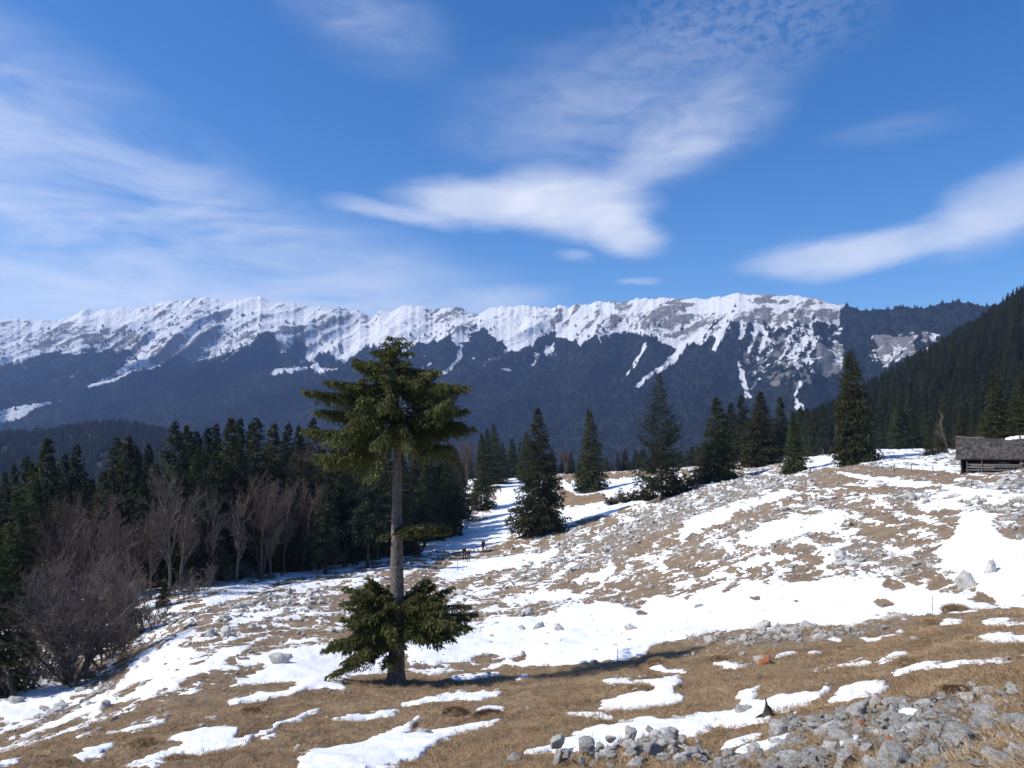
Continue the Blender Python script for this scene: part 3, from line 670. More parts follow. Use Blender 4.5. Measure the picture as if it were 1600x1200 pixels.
f2(SM, [(640, 525), (720, 500), (760, 500), (720, 525), (690, 520), (650, 535)], 0.72)
f2(SM, [(1150, 520), (1320, 500), (1320, 590), (1290, 620), (1230, 600), (1160, 600)], 0.40)
f2(SM, [(1360, 515), (1470, 515), (1470, 540), (1430, 570), (1380, 570), (1355, 545)], 0.44)
f2(SM, [(700, 560), (860, 525), (880, 540), (800, 590), (720, 590)], 0.36)
f2(SM, [(230, 590), (520, 590), (500, 650), (260, 640)], 0.24)
for q in [[(127, 611), (140, 600), (170, 580), (195, 566), (215, 555), (228, 543), (235, 553), (262, 560), (240, 572), (215, 583), (180, 595), (150, 606)],
          [(-200, 680), (0, 640), (50, 630), (107, 619), (95, 627), (60, 637), (38, 650), (10, 661), (-200, 715)], [(-100, 590), (0, 556), (20, 545), (35, 552), (55, 545), (65, 552), (30, 562), (0, 573), (-100, 600)],
          [(415, 582), (430, 560), (460, 558), (480, 552), (500, 560), (535, 578), (525, 587), (500, 590), (485, 575), (470, 567), (450, 575), (435, 582)], [(480, 595), (490, 585), (488, 595)],
          [(775, 510), (800, 480), (830, 482), (870, 510), (850, 520), (830, 535), (805, 545), (790, 535), (775, 525)], [(780, 580), (800, 576), (802, 581), (786, 584)],
          [(1241, 640), (1244, 626), (1256, 632), (1257, 641), (1250, 648)], [(545, 556), (562, 552), (556, 563)], [(630, 550), (650, 546), (646, 552), (632, 554)]]:
    f2(SM, q, 0.95)
f2(SM, [(65, 610), (80, 592), (110, 583), (130, 585), (120, 598), (85, 612)], 0.46)
for pts, wd, v in [([(375, 545), (350, 562), (312, 588)], 7, .62), ([(1009, 530), (990, 560), (979, 585)], 6, .8), ([(1070, 528), (1050, 545), (1036, 565), (1015, 585), (996, 605)], 9, .92), ([(940, 523), (996, 512), (1015, 520), (1068, 528)], 7, .9),
                   ([(867, 521), (845, 550), (830, 568)], 6, .55), ([(1104, 512), (1060, 534)], 8, .9), ([(1145, 485), (1117, 538)], 9, .75), ([(1161, 500), (1161, 530)], 8, .8), ([(1155, 560), (1161, 599), (1171, 622)], 9, .85), ([(1188, 590), (1171, 609)], 6, .8),
                   ([(1283, 520), (1262, 551), (1269, 582)], 9, .75), ([(1252, 592), (1242, 619), (1247, 630)], 6, .7), ([(690, 575), (712, 545), (725, 530)], 6, .8), ([(668, 560), (680, 578), (690, 573)], 7, .8), ([(660, 575), (664, 545)], 5, .6), ([(200, 545), (203, 560)], 5, .6), ([(1215, 480), (1190, 530), (1180, 560)], 7, .6)]:
    line(SM, pts, wd, v)
for q in [[(410, 527), (425, 522), (443, 545), (430, 550), (412, 545)], [(452, 550), (462, 530), (477, 530), (476, 552), (462, 556)], [(482, 552), (500, 528), (522, 548), (515, 565), (500, 558)], [(545, 560), (560, 535), (580, 528), (585, 555), (560, 580), (548, 575)]]:
    f2(SM, q, 0.22)
f2(RM, TREEL + [(1900, 400), (-300, 400)], 0.9)
f2(RM, [(1290, 440), (1900, 440), (1900, 515), (1330, 515)], 0.0)
f2(RM, [(1276, 535), (1316, 530), (1318, 560), (1310, 580), (1293, 590), (1276, 575)], 0.9)
f2(RM, [(1160, 520), (1260, 520), (1275, 600), (1230, 610), (1180, 600), (1160, 560)], 0.5)
f2(RM, [(1364, 520), (1431, 520), (1431, 561), (1375, 561)], 0.7); f2(RM, [(1438, 518), (1468, 515), (1468, 535), (1440, 535)], 0.7)
f2(RM, [(1316, 535), (1365, 540), (1365, 570), (1320, 570)], 0.4)
SM = gsmooth(gsmooth(SM, 0.9, 0), 0.9, 1); RM = gsmooth(gsmooth(RM, 1.5, 0), 1.5, 1)
fing = 9 * (rb1 - rb1.mean()) + 17 * (rb2 - rb2.mean()) + 9 * (rb3 - rb3.mean()) - 7
wpx = 3.5 * fbm(lat / 50, MZ / 50, 3, 5); wpy = 4.0 * fbm(lat / 40, MZ / 40, 3, 6) + fing * sstep(PY, 488, 510) * (1 - sstep(PY, 570, 600))
snm = look(SM, PX + wpx, PY + wpy, -300, 440); rkm = look(RM, PX + wpx, PY + wpy, -300, 440)
slope = np.hypot(np.gradient(MZ, axis=1) / np.gradient(MR, axis=1), np.gradient(MZ, axis=0) / (MR * (maz[1] - maz[0])))
snm = snm + 0.45 * fbm(lat / 45, MR / 110, 5, 15, 0.75) - 0.04 + 0.16 * fbm(MX / 34, MY / 30, 3, 25, .7) - 0.34 * sstep(slope, 1.0, 1.9) + 0.27 * (1 - rb2) * sstep(PY, 485, 525) * (1 - sstep(PY, 555, 595)) - 0.34 * sstep(rb3 + .5 * fbm(MX / 60, MY / 60, 3, 26), .30, .85) * sstep(fbm(MX / 420, MY / 420, 3, 27), -.35, .15)
rkm = rkm + 0.25 * fbm(lat / 40, MZ / 25, 3, 19)
na2, nr2 = MX.shape
idx = np.arange(na2 * nr2).reshape(na2, nr2)
mq = np.stack([idx[:-1, :-1], idx[1:, :-1], idx[1:, 1:], idx[:-1, 1:]], -1).reshape(-1, 4)[:, ::-1]
me = mesh_np('mountain_range', np.stack([MX, MY, MZ], -1).reshape(-1, 3), mq, True)
fattr(me, 'snow', snm.ravel()); fattr(me, 'rock', rkm.ravel())
mountain = link('mountain_range', me, M['mountain'])
tag(mountain, 'long snowy limestone ridge with dark forested lower slopes', kind='structure')
MAXZ = float(max(MZ.max(), GZ.max()))

# ================================================================== TREES
class Foliage:
    """many small needle sprays, each a folded kite"""
    def __init__(s, rng):
        s.P = []; s.D = []; s.L = []; s.W = []; s.rng = rng
    def add(s, P, D, L, W):
        s.P.append(P); s.D.append(D); s.L.append(L); s.W.append(W)
    def mesh(s, name):
        P = np.concatenate(s.P); D = np.concatenate(s.D); L = np.concatenate(s.L)[:, None]; W = np.concatenate(s.W)[:, None]
        D = D / np.linalg.norm(D, axis=1, keepdims=True)
        rv = s.rng.normal(size=P.shape); rv[:, 2] *= 0.6
        S = np.cross(D, rv); S /= np.linalg.norm(S, axis=1, keepdims=True) + 1e-9
        Nn = np.cross(S, D)
        a = P; b_ = P + D * L * 0.4 + S * W - Nn * W * 0.4; c = P + D * L; d = P + D * L * 0.45 - S * W - Nn * W * 0.4
        V = np.stack([a, b_, c, d], 1).reshape(-1, 3)
        k = np.arange(len(P))[:, None] * 4
        f = np.concatenate([k + np.array([[0, 1, 2]]), k + np.array([[0, 2, 3]])])
        return mesh_np(name, V, f)
def bough(fo, mb, rng, p0, az, length, pitch, droop, up, step, tw, kl, kw, hang, r0=0.03, sub=3, spread=0.9, bare=0.12, curtain=0.0):
    """one spruce bough: a curved stem with side twigs hung with needle sprays"""
    n = max(3, int(length / step))
    s = (np.arange(n) + rng.random(n)) / n
    s = bare + (1 - bare) * np.sort(s)
    ca, sa = math.cos(az), math.sin(az)
    bend = rng.normal() * 0.12
    def curve(s):
        out = length * s
        z = length * (math.tan(pitch) * s - droop * s * s + up * s ** 4)
        side = length * bend * s * s
        return np.stack([p0[0] + ca * out - sa * side, p0[1] + sa * out + ca * side, p0[2] + z], -1)
    C = curve(s); Tn = curve(s + 0.02) - C; Tn /= np.linalg.norm(Tn, axis=1, keepdims=True)
    if mb is not None:
        ss = np.linspace(0, 0.92, 5)
        mb.tube([tuple(q) for q in curve(ss)], list(r0 * (1.05 - ss)), 4, False)
    side = np.cross(Tn, [0, 0, 1.0]); side /= np.linalg.norm(side, axis=1, keepdims=True) + 1e-9
    for sg in (-1, 1):
        tl = tw * length * (1.05 - s) ** 0.7 * (0.55 + 0.7 * rng.random(n)) + kl * 0.5
        D = side * sg * spread * (0.7 + 0.5 * rng.random((n, 1))) + Tn * (0.55 + 0.4 * rng.random((n, 1))) + np.array([0, 0, -1.0]) * hang * (0.3 + rng.random((n, 1)))
        D /= np.linalg.norm(D, axis=1, keepdims=True)
        for j in range(sub):
            q = (j + rng.random(n)) / sub
            sag = np.stack([np.zeros(n), np.zeros(n), -hang * 0.8 * q * q * tl], -1)
            P = C + D * (tl * q)[:, None] + sag
            for e in (0, 1):
                jit = rng.normal(size=(n, 3)) * 0.38
                fo.add(P, D + jit + np.array([0, 0, -0.55 * hang]), kl * (0.6 + 0.8 * rng.random(n)), kw * (0.7 + 0.6 * rng.random(n)))
    if curtain > 0:                             # strands that hang from the bough
        cl_ = curtain * (0.35 + 0.65 * rng.random(n)) * np.sin(np.pi * np.clip(s * 0.9 + 0.08, 0, 1)) ** 0.6
        off = side * rng.uniform(-1, 1, (n, 1)) * (tw * length * 0.6)
        m_ = max(3, int(curtain / (kl * 0.45)))
        for j in range(m_):
            q = (j + rng.random(n)) / m_
            P = C + off * (0.4 + 0.6 * q)[:, None] - np.stack([np.zeros(n), np.zeros(n), cl_ * q], -1) + rng.normal(size=(n, 3)) * 0.03
            fo.add(P, rng.normal(size=(n, 3)) * 0.42 + np.array([0, 0, -1.0]), kl * (0.6 + 0.7 * rng.random(n)), kw * (0.7 + 0.6 * rng.random(n)))
    # spray along the stem and the tip
    fo.add(C, Tn + rng.normal(size=(n, 3)) * 0.35, kl * (0.7 + 0.6 * rng.random(n)), kw * (0.8 + 0.5 * rng.random(n)))
def trunk_mesh(H, r0, seed, sides=8, flare=1.5, lean=0.0, top=0.02):
    mb = MB(); rng = np.random.default_rng(seed)
    hs = np.concatenate([[-0.04, 0, 0.015, 0.035, 0.07], np.linspace(0.12, 1, 12)])
    pts = []; rr = []
    for h in hs:
        pts.append((lean * H * h * h + 0.012 * H * math.sin(5 * h + seed) * h, 0.012 * H * math.sin(4 * h + 2 * seed) * h, h * H))
        rr.append(r0 * ((1 - h) ** 0.85 * 0.93 + top) * (1 + (flare - 1) * max(0, 1 - h / 0.06) ** 2))
    mb.tube(pts, rr, sides, True)
    return mb
def spruce(seed, H, R, bare=0.06, shape=0.8, whorl=0.55, nb=6, pitch=(0.35, -0.35), droop=0.25, up=0.12, step=0.38, tw=0.34, kl=0.42, kw=0.085, hang=0.5,
           mat='needle', tr='bark_dark', ragged=0.22, lumps=0.0, sub=2, r0=None):
    rng = np.random.default_rng(seed)
    root = empty('spruce_tree')
    fo = Foliage(rng); tm = trunk_mesh(H, r0 or H * 0.0145, seed, 8)
    h = bare * H; asym = rng.random() * 6.28
    while h < H * 0.985:
        t = (h / H - bare) / (1 - bare)
        lm = 1 + lumps * math.sin(t * 17 + seed) * (1 - t)
        for k in range(max(3, int(nb * (1.1 - 0.5 * t) + rng.random()))):
            a = rng.random() * 6.283
            L = R * ((1 - t) ** shape * (0.55 + 0.45 * min(1, t * 7 + 0.25)) + 0.012) * (1 - ragged + 2 * ragged * rng.random() ** 1.5) * lm * (1 + 0.12 * math.cos(a - asym))
            if rng.random() < 0.06: L *= 0.45
            pt = pitch[0] * t + pitch[1] * (1 - t) + rng.normal() * 0.1
            bough(fo, None, rng, (0.012 * H * math.sin(5 * h / H + seed) * h / H, 0.012 * H * math.sin(4 * h / H + 2 * seed) * h / H, h + rng.normal() * 0.12), a, max(L, 0.12), pt, droop * (1.1 - t), up, step, tw, kl * (0.38 + 0.72 * (1 - t) ** .7), kw * (0.5 + 0.55 * (1 - t) ** .6), hang, sub=sub)
        h += whorl * (0.75 + 0.5 * rng.random()) * (1.1 - 0.4 * t)
    fo.add(np.array([[0.012 * H * math.sin(5 + seed), 0.012 * H * math.sin(4 + 2 * seed), H * 0.97]]), np.array([[0, 0, 1.0]]), np.array([H * 0.05]), np.array([0.06]))
    tm.build('trunk', M[tr], root, True)
    link('crown', fo.mesh('crown'), M[mat], root)
    root['H'] = H
    return root
placed = {}
def place(proto, base, H, label, group=None, rz=0.0, wide=1.0, sink=0.15, lean=0.0, cat='tree'):
    """the first use moves the prototype itself, later ones copy it"""
    o = proto if proto.name not in placed else copy_tree(proto)
    placed[proto.name] = 1
    s = H / proto['H']
    o.location = (base[0], base[1], base[2] - sink)
    o.rotation_euler = (lean, 0, rz); o.scale = (s * wide, s * wide, s)
    tag(o, label, cat, group)
    return o
def top_h(px, ytop, p):
    """height of a tree that stands at p and ends at pixel row ytop"""
    a, te = pix_dir(px, ytop)
    return float(te) * math.hypot(p[0], p[1]) - p[2]

# ---- the big lone spruce in the foreground
def hero():
    rng = np.random.default_rng(4)
    base = at(619, 1068)
    S = px_scale(base)                        # pixels per metre
    H = top_h(612, 516, base)
    root = empty('lone_spruce', (base.x, base.y, base.z - 0.12))
    tag(root, 'tall lone spruce with long bare trunk and bushy skirt in the foreground', 'tree')
    def hh(y): return H * (1068 - y) / (1068 - 516)
    tm = MB(); pts = []; rr = []
    for y, xo, wpx in [(1080, 0, 35), (1070, 0, 34), (1060, 0, 30), (1040, 0, 26.5), (1010, 0, 24), (960, 0, 22.5), (900, -0.5, 21), (860, -1, 19.5), (800, -2, 16), (740, -2, 13.5), (690, -2, 11), (640, -3, 8.5), (590, -5, 6), (550, -7, 3.5), (525, -8, 1.5)]:
        pts.append((xo / S, 0, hh(y))); rr.append(wpx / 2 / S)
    # a finer trunk with root flare
    zz = [p[2] for p in pts]; fz = np.linspace(zz[0], zz[-1], 60)
    fx = np.interp(fz, zz, [p[0] for p in pts]); fr = np.interp(fz, zz, rr)
    n = 18; Vt = []; Ft = []
    for i, z in enumerate(fz):
        for k in range(n):
            a = 2 * math.pi * k / n
            q = fr[i] * (1 + 0.05 * float(gnoise(np.array([k * 1.7]), np.array([z * 2.5]), 3)[0])) + 0.10 * max(0, 1 - (z - 0.0) / 0.55) ** 2 * (0.5 + 0.5 * math.cos(5 * a + 1)) * (z < 0.55)
            Vt.append((fx[i] + q * math.cos(a), q * math.sin(a), z))
    for i in range(len(fz) - 1):
        for k in range(n):
            Ft.append((i * n + k, i * n + (k + 1) % n, (i + 1) * n + (k + 1) % n, (i + 1) * n + k))
    tr = link('trunk', mesh_np('trunk', np.array(Vt), np.array(Ft), True), M['bark'], root)
    # knots and broken stubs on the bare trunk
    for y, a in [(842, 0.2), (790, 3.3), (765, 0.4), (735, 3.0), (715, 0.1), (700, 2.6), (705, 5.4), (905, 3.4)]:
        st = MB(); z = hh(y); x0 = float(np.interp(z, fz, fx)); r = float(np.interp(z, fz, fr))
        L = 0.16 + 0.3 * rng.random()
        st.tube([(x0 + r * 0.7 * math.cos(a), r * 0.7 * math.sin(a), z), (x0 + (r + L) * math.cos(a), (r + L) * math.sin(a), z + 0.1 * rng.normal() - 0.04)], [0.035, 0.012], 5)
        st.build('branch_stub', M['bark'], tr)
    def part(name, boughs, label=None):
        fo = Foliage(rng); mb = MB()
        for b in boughs: bough(fo, mb, rng, *b[0], **b[1])
        st = mb.build('boughs', M['bark_dark'], root)
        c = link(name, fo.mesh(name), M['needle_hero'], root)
        if label: c['label'] = label
        return c
    up = []
    # crown half-width in pixels by pixel row, left and right of the trunk
    ys = [518, 530, 545, 560, 575, 590, 605, 625, 645, 660, 675, 690]
    lw = [8, 18, 42, 48, 66, 96, 130, 112, 122, 140, 128, 105]
    rw = [10, 26, 36, 58, 62, 92, 104, 116, 104, 124, 110, 70]
    for i in range(108):
        t = rng.random() ** 0.75
        y = 522 + 158 * t
        a = rng.random() * 2 * math.pi
        wl = np.interp(y, ys, lw); wr = np.interp(y, ys, rw)
        c = math.cos(a)
        wp = wr * (0.5 + 0.5 * c) + wl * (0.5 - 0.5 * c)
        L = wp / S * (0.40 + 0.62 * rng.random())
        z = hh(y); x0 = float(np.interp(z, fz, fx))
        up.append((((x0, 0, z), a, max(L, 0.3), 0.25 - 0.45 * t + rng.normal() * 0.22, 0.18, 0.06, 0.10, 0.19, 0.17, 0.022, 0.5 + 0.6 * t), dict(sub=4, r0=0.02 + 0.012 * L, bare=0.12 + 0.3 * t * rng.random(), curtain=0.25 + 0.85 * t * rng.random())))
    # the long boughs that give the outline
    for y, sg, wp, pt in [(612, -1, 142, .06), (598, -1, 112, .10), (560, -1, 72, .02), (668, -1, 152, .03), (700, -1, 132, -.05), (640, -1, 132, .05), (606, 1, 114, .12), (594, 1, 98, .02), (660, 1, 124, -.02), (632, 1, 112, .0), (572, 1, 66, .0), (648, 1, 100, -.05), (684, 1, 90, -.1)]:
        for d in (-0.22, 0.0, 0.2):
            a = (0 if sg > 0 else math.pi) + d + rng.normal() * 0.08
            z = hh(y + 4 + 12 * pt); x0 = float(np.interp(z, fz, fx))
            up.append((((x0, 0, z), a, wp / S * (1.0 - abs(d) * 0.6), pt, 0.10, 0.10, 0.09, 0.16, 0.17, 0.022, 0.7), dict(sub=4, r0=0.05, bare=0.25, curtain=0.5 + 0.6 * rng.random())))
    part('crown', up)
    # a single bough half-way up on the right, a small tuft on the left
    z = hh(822); x0 = float(np.interp(z, fz, fx))
    mid = [(((x0, 0, z - 0.1), -0.35 + d, L, .32, .34, .06, .06, .30, .18, .032, .4), dict(sub=6, r0=.03, bare=.12, curtain=.3)) for d, L in ((0, 2.3), (.3, 2.0), (-.35, 1.9), (.1, 1.6), (-.15, 2.1), (.5, 1.5), (-.6, 1.5))]
    mid += [(((x0, 0, z - 0.25), 2.9, .75, .05, .3, 0, .07, .3, .16, .03, .6), dict(sub=3, r0=.02))]
    part('middle_bough', mid)
    # the bushy skirt
    sk = []
    def clump(sg, n, reach, ylo, yhi, rise):
        for i in range(n):
            y = rng.uniform(ylo, yhi); z = hh(y); a = (0 if sg > 0 else math.pi) + rng.normal() * 0.55
            L = reach / S * rng.uniform(.5, 1.0) * (1.0 if abs(math.cos(a)) > .7 else .75)
            sk.append((((sg * .1, 0, z), a, L, rng.uniform(*rise), 0.34, 0.06, 0.085, 0.27, 0.165, 0.023, 0.4), dict(sub=5, r0=.035, bare=.18, curtain=.18 + .35 * rng.random() * (sg > 0))))
    clump(-1, 30, 110, 980, 1015, (-.1, .35)); clump(-1, 34, 84, 945, 985, (.1, .7)); clump(-1, 12, 50, 930, 955, (.5, .85))
    clump(1, 32, 122, 960, 992, (-.05, .45)); clump(1, 30, 92, 940, 970, (.2, .7)); clump(1, 10, 56, 935, 960, (.4, .8))
    for i in range(9):                          # a few boughs towards the viewer, left of the trunk foot
        sk.append((((-.1, -.1, hh(rng.uniform(950, 1000))), rng.uniform(-2.4, -1.1), rng.uniform(.8, 1.5), rng.uniform(-.1, .3), .4, 0, .085, .28, .165, .023, .5), dict(sub=5, r0=.03, bare=.2)))
    part('lower_boughs', sk, 'dense bushy skirt of low boughs round the foot of the trunk')
    # roots
    for a in (0.3, 1.7, 2.9, 4.1, 5.2):
        rt = MB()
        rt.tube([(0.2 * math.cos(a), 0.2 * math.sin(a), 0.32), (0.42 * math.cos(a), 0.42 * math.sin(a), 0.10), (0.8 * math.cos(a + .2), 0.8 * math.sin(a + .2), -0.06)], [0.13, 0.09, 0.03], 7)
        rt.build('root', M['bark'], tr, True)
    return base
HB = hero()

# ---- other kinds of spruce
SPA = spruce(11, 20, 5.0, .06, .85, .44, 10, (.35, -.30), .22, .14, .30, .36, .44, .085, .45, 'needle', lumps=.05)       # broad, drooping, gaps
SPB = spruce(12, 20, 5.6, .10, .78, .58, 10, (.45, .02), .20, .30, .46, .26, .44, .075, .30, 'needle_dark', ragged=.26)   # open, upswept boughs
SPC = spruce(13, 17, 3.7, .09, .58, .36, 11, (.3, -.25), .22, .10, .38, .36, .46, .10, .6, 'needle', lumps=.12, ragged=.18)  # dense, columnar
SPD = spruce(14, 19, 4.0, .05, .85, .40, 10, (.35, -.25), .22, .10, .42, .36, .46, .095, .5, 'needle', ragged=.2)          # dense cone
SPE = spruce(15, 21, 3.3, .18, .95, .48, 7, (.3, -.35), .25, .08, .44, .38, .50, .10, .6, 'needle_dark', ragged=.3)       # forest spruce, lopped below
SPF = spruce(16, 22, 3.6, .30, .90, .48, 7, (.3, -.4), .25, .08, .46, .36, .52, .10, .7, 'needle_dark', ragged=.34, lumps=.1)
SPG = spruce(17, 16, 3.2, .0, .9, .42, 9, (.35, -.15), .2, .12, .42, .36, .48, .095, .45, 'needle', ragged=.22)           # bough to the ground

def spot(proto, px, ybase, ytop, label, group=None, wide=1.0, rz=0.0, r=None, xtop=None):
    p = at_r(px, r) if r else at(px, ybase)
    H = top_h(xtop or px, ytop, p) + 0.15
    return place(proto, p, H, label, group, rz, wide)
G1 = 'single spruces on the open slope'
spot(SPA, 842, 834, 636, 'broad dark spruce with drooping boughs in the middle of the snowy slope', G1, .96, 1.0)
spot(SPD, 922, 770, 637, 'slim spruce on a brown mound right of the broad middle spruce', G1, 1.05, 2.0)
spot(SPB, 1034, 781, 584, 'open spruce with upswept boughs beside the low dark shrubs', G1, .86, .6)
spot(SPC, 1333, 726, 548, 'dense columnar spruce standing alone on the crest', G1, .86, .4)
spot(SPG, 752, 797, 676, 'dark spruce with boughs to the ground at the right end of the left forest', G1, 1.0, .4)
G2 = 'cluster of spruces behind the rocky crest'
spot(SPD, 1122, 752, 620, 'leftmost and stoutest spruce of the cluster behind the rocky crest', G2, 1.45, 3.0)
spot(SPE, 1146, 0, 627, 'thin dark spruce second from the left in the crest cluster', G2, 1.6, 1.0, r=175)
spot(SPE, 1164, 0, 616, 'narrow spruce third from the left in the crest cluster', G2, 1.6, 2.0, r=168)
spot(SPD, 1192, 0, 611, 'tallest spruce in the middle of the crest cluster', G2, 1.5, 4.0, r=160)
spot(SPE, 1222, 0, 619, 'narrow spruce fifth from the left in the crest cluster', G2, 1.6, 5.0, r=165)
spot(SPG, 1241, 738, 641, 'short spruce at the right end of the crest cluster', G2, 1.15, 2.0)
spot(SPG, 1262, 0, 690, 'small spruce peeping out behind the crest right of the cluster', G2, 1.1, 2.0, r=190)
G3 = 'spruces round the cabin'
spot(SPD, 1562, 0, 580, 'sunlit olive spruce behind the cabin roof', G3, 1.15, 2.0, r=128)
spot(SPD, 1594, 0, 604, 'dark spruce at the right edge behind the cabin', G3, 1.2, 1.0, r=136)
spot(SPG, 1473, 0, 645, 'small olive spruce left of the cabin with a pale stem', G3, .95, 1.5, r=135)
spot(SPG, 1456, 0, 664, 'lowest of the olive spruces left of the cabin', G3, 1.0, 3.0, r=130)
spot(SPD, 1508, 0, 636, 'dark olive spruce just left of the cabin roof', G3, 1.1, 4.0, r=150)
spot(SPD, 1408, 0, 628, 'tallest of the spruces at the hill foot between lone crest spruce and cabin', G3, 1.15, 4.0, r=235)
for x, yt, r, lab in [(1380, 655, 225, 'left spruce of the dark group right of the lone crest spruce'), (1393, 644, 240, 'second spruce of the dark group right of the lone crest spruce'), (1430, 640, 230, 'right spruce of the dark group at the hill foot'),
                      (1545, 640, 150, 'dark spruce half hidden by the sunlit olive spruce'), (1610, 585, 165, 'tall spruce cut off by the right edge behind the cabin')]:
    spot(SPE if x < 1500 else SPD, x, 0, yt, lab, G3, 1.45, x * .1, r=r)
# far row between the single spruces
words = ['first', 'second', 'third', 'fourth', 'fifth', 'sixth', 'seventh', 'eighth', 'ninth', 'tenth', 'eleventh', 'twelfth', 'thirteenth', 'fourteenth', 'fifteenth', 'sixteenth', 'seventeenth', 'eighteenth', 'nineteenth', 'twentieth', 'twenty-first', 'twenty-second', 'twenty-third', 'twenty-fourth']
G4 = 'far row of spruces behind the snowy meadow'
rng = np.random.default_rng(3)
for i, (x, yt, r) in enumerate([(760, 668, 215), (771, 662, 225), (786, 690, 235), (800, 684, 250), (812, 690, 255), (822, 674, 240), (834, 690, 262), (862, 700, 268), (878, 712, 270), (893, 706, 272), (905, 715, 275), (948, 712, 285), (966, 706, 288), (978, 700, 290), (991, 712, 285), (1002, 705, 292), (1062, 712, 285)]):
    spot([SPE, SPD][i % 2], x, 0, yt, 'small dark spruce, %s from the left in the far row behind the snowy meadow' % words[i], G4, 1.25, i * 1.3, r=r)
# the forest on the left
G5 = 'spruces of the left forest'
SKY = [(16, 724, 122), (34, 711, 113), (70, 682, 104), (95, 706, 118), (118, 690, 114), (184, 681, 110), (195, 679, 106), (209, 692, 122), (230, 690, 126), (268, 655, 103), (290, 662, 118), (305, 670, 122), (318, 665, 113), (331, 660, 116), (357, 651, 108), (368, 650, 112), (392, 656, 122), (403, 650, 116), (424, 659, 108), (450, 658, 126), (465, 662, 118), (485, 650, 122)]
for i, (x, yt, r) in enumerate(SKY):
    spot([SPE, SPF, SPD, SPE][i % 4], x, 0, yt, 'dark spruce, %s top from the left edge along the forest skyline' % words[i], G5, [1.15, 1.3, 1.05, 1.25][i % 4], i * 2.1, r=r)
def inner_label(x):
    z = [(100, 'at the far left'), (230, 'behind the reddish bare trees'), (330, 'behind the tall thin bare tree'), (480, 'behind the spreading bare tree'), (610, 'just left of the lone spruce trunk')]
    return 'dark spruce crowded inside the left forest ' + next((t for q, t in z if x < q), 'just right of the lone spruce trunk')
INNER = [(-60, 735, 88), (-30, 720, 100), (28, 765, 84), (60, 748, 90), (88, 770, 100), (50, 720, 112), (10, 755, 96), (140, 745, 118), (160, 735, 108), (172, 728, 98), (222, 742, 92), (240, 722, 98), (205, 735, 102), (283, 715, 96), (305, 700, 97), (332, 700, 100), (318, 735, 92), (350, 720, 99), (374, 690, 100), (392, 720, 102), (470, 715, 112), (482, 720, 106), (500, 700, 106), (520, 686, 112), (540, 715, 108), (552, 690, 122), (565, 700, 115), (590, 705, 112), (604, 690, 126), (625, 700, 118), (642, 695, 132), (655, 685, 142), (670, 700, 136), (684, 682, 146), (700, 690, 152), (712, 700, 158), (575, 720, 104), (510, 735, 100), (450, 745, 104), (430, 735, 108), (664, 715, 128), (696, 720, 142), (126, 760, 108), (108, 742, 112)]
for i, (x, yt, r) in enumerate(INNER):
    spot([SPF, SPE, SPD][i % 3], x, 0, yt, inner_label(x), G5, [1.25, 1.3, 1.15][i % 3], i * 1.7, r=r)
for i in range(70):                             # deeper rows, seen only between the front ones
    x = rng.uniform(-120, 720); r = rng.uniform(112, 150) + max(0, x - 520) * 0.12
    yt = np.interp(x, [-120, 60, 270, 480, 720], [735, 715, 685, 680, 700]) + rng.uniform(0, 45)
    spot([SPF, SPE][i % 2], x, 0, yt, inner_label(x), G5, 1.2, i * 1.1, r=r)
spot(SPG, -12, 0, 806, 'sunlit olive spruce cut off by the left edge in front of the forest', G5, 1.25, 1.0, r=60)
spot(SPG, 196, 0, 872, 'short olive spruce behind the big bare bushy tree', G5, 1.1, 2.0, r=69)
for x, y, yt, lab in [(425, 895, 845, 'young spruce at the forest edge nearest the snow trail'), (520, 872, 800, 'young spruce at the forest edge left of the lone spruce trunk'), (672, 845, 775, 'young spruce at the forest edge right of the lone spruce trunk'), (255, 948, 900, 'young spruce at the forest edge near the tall bare tree')]:
    spot(SPG, x, y, yt, lab, 'young spruces along the forest edge', 1.3, x * .1)

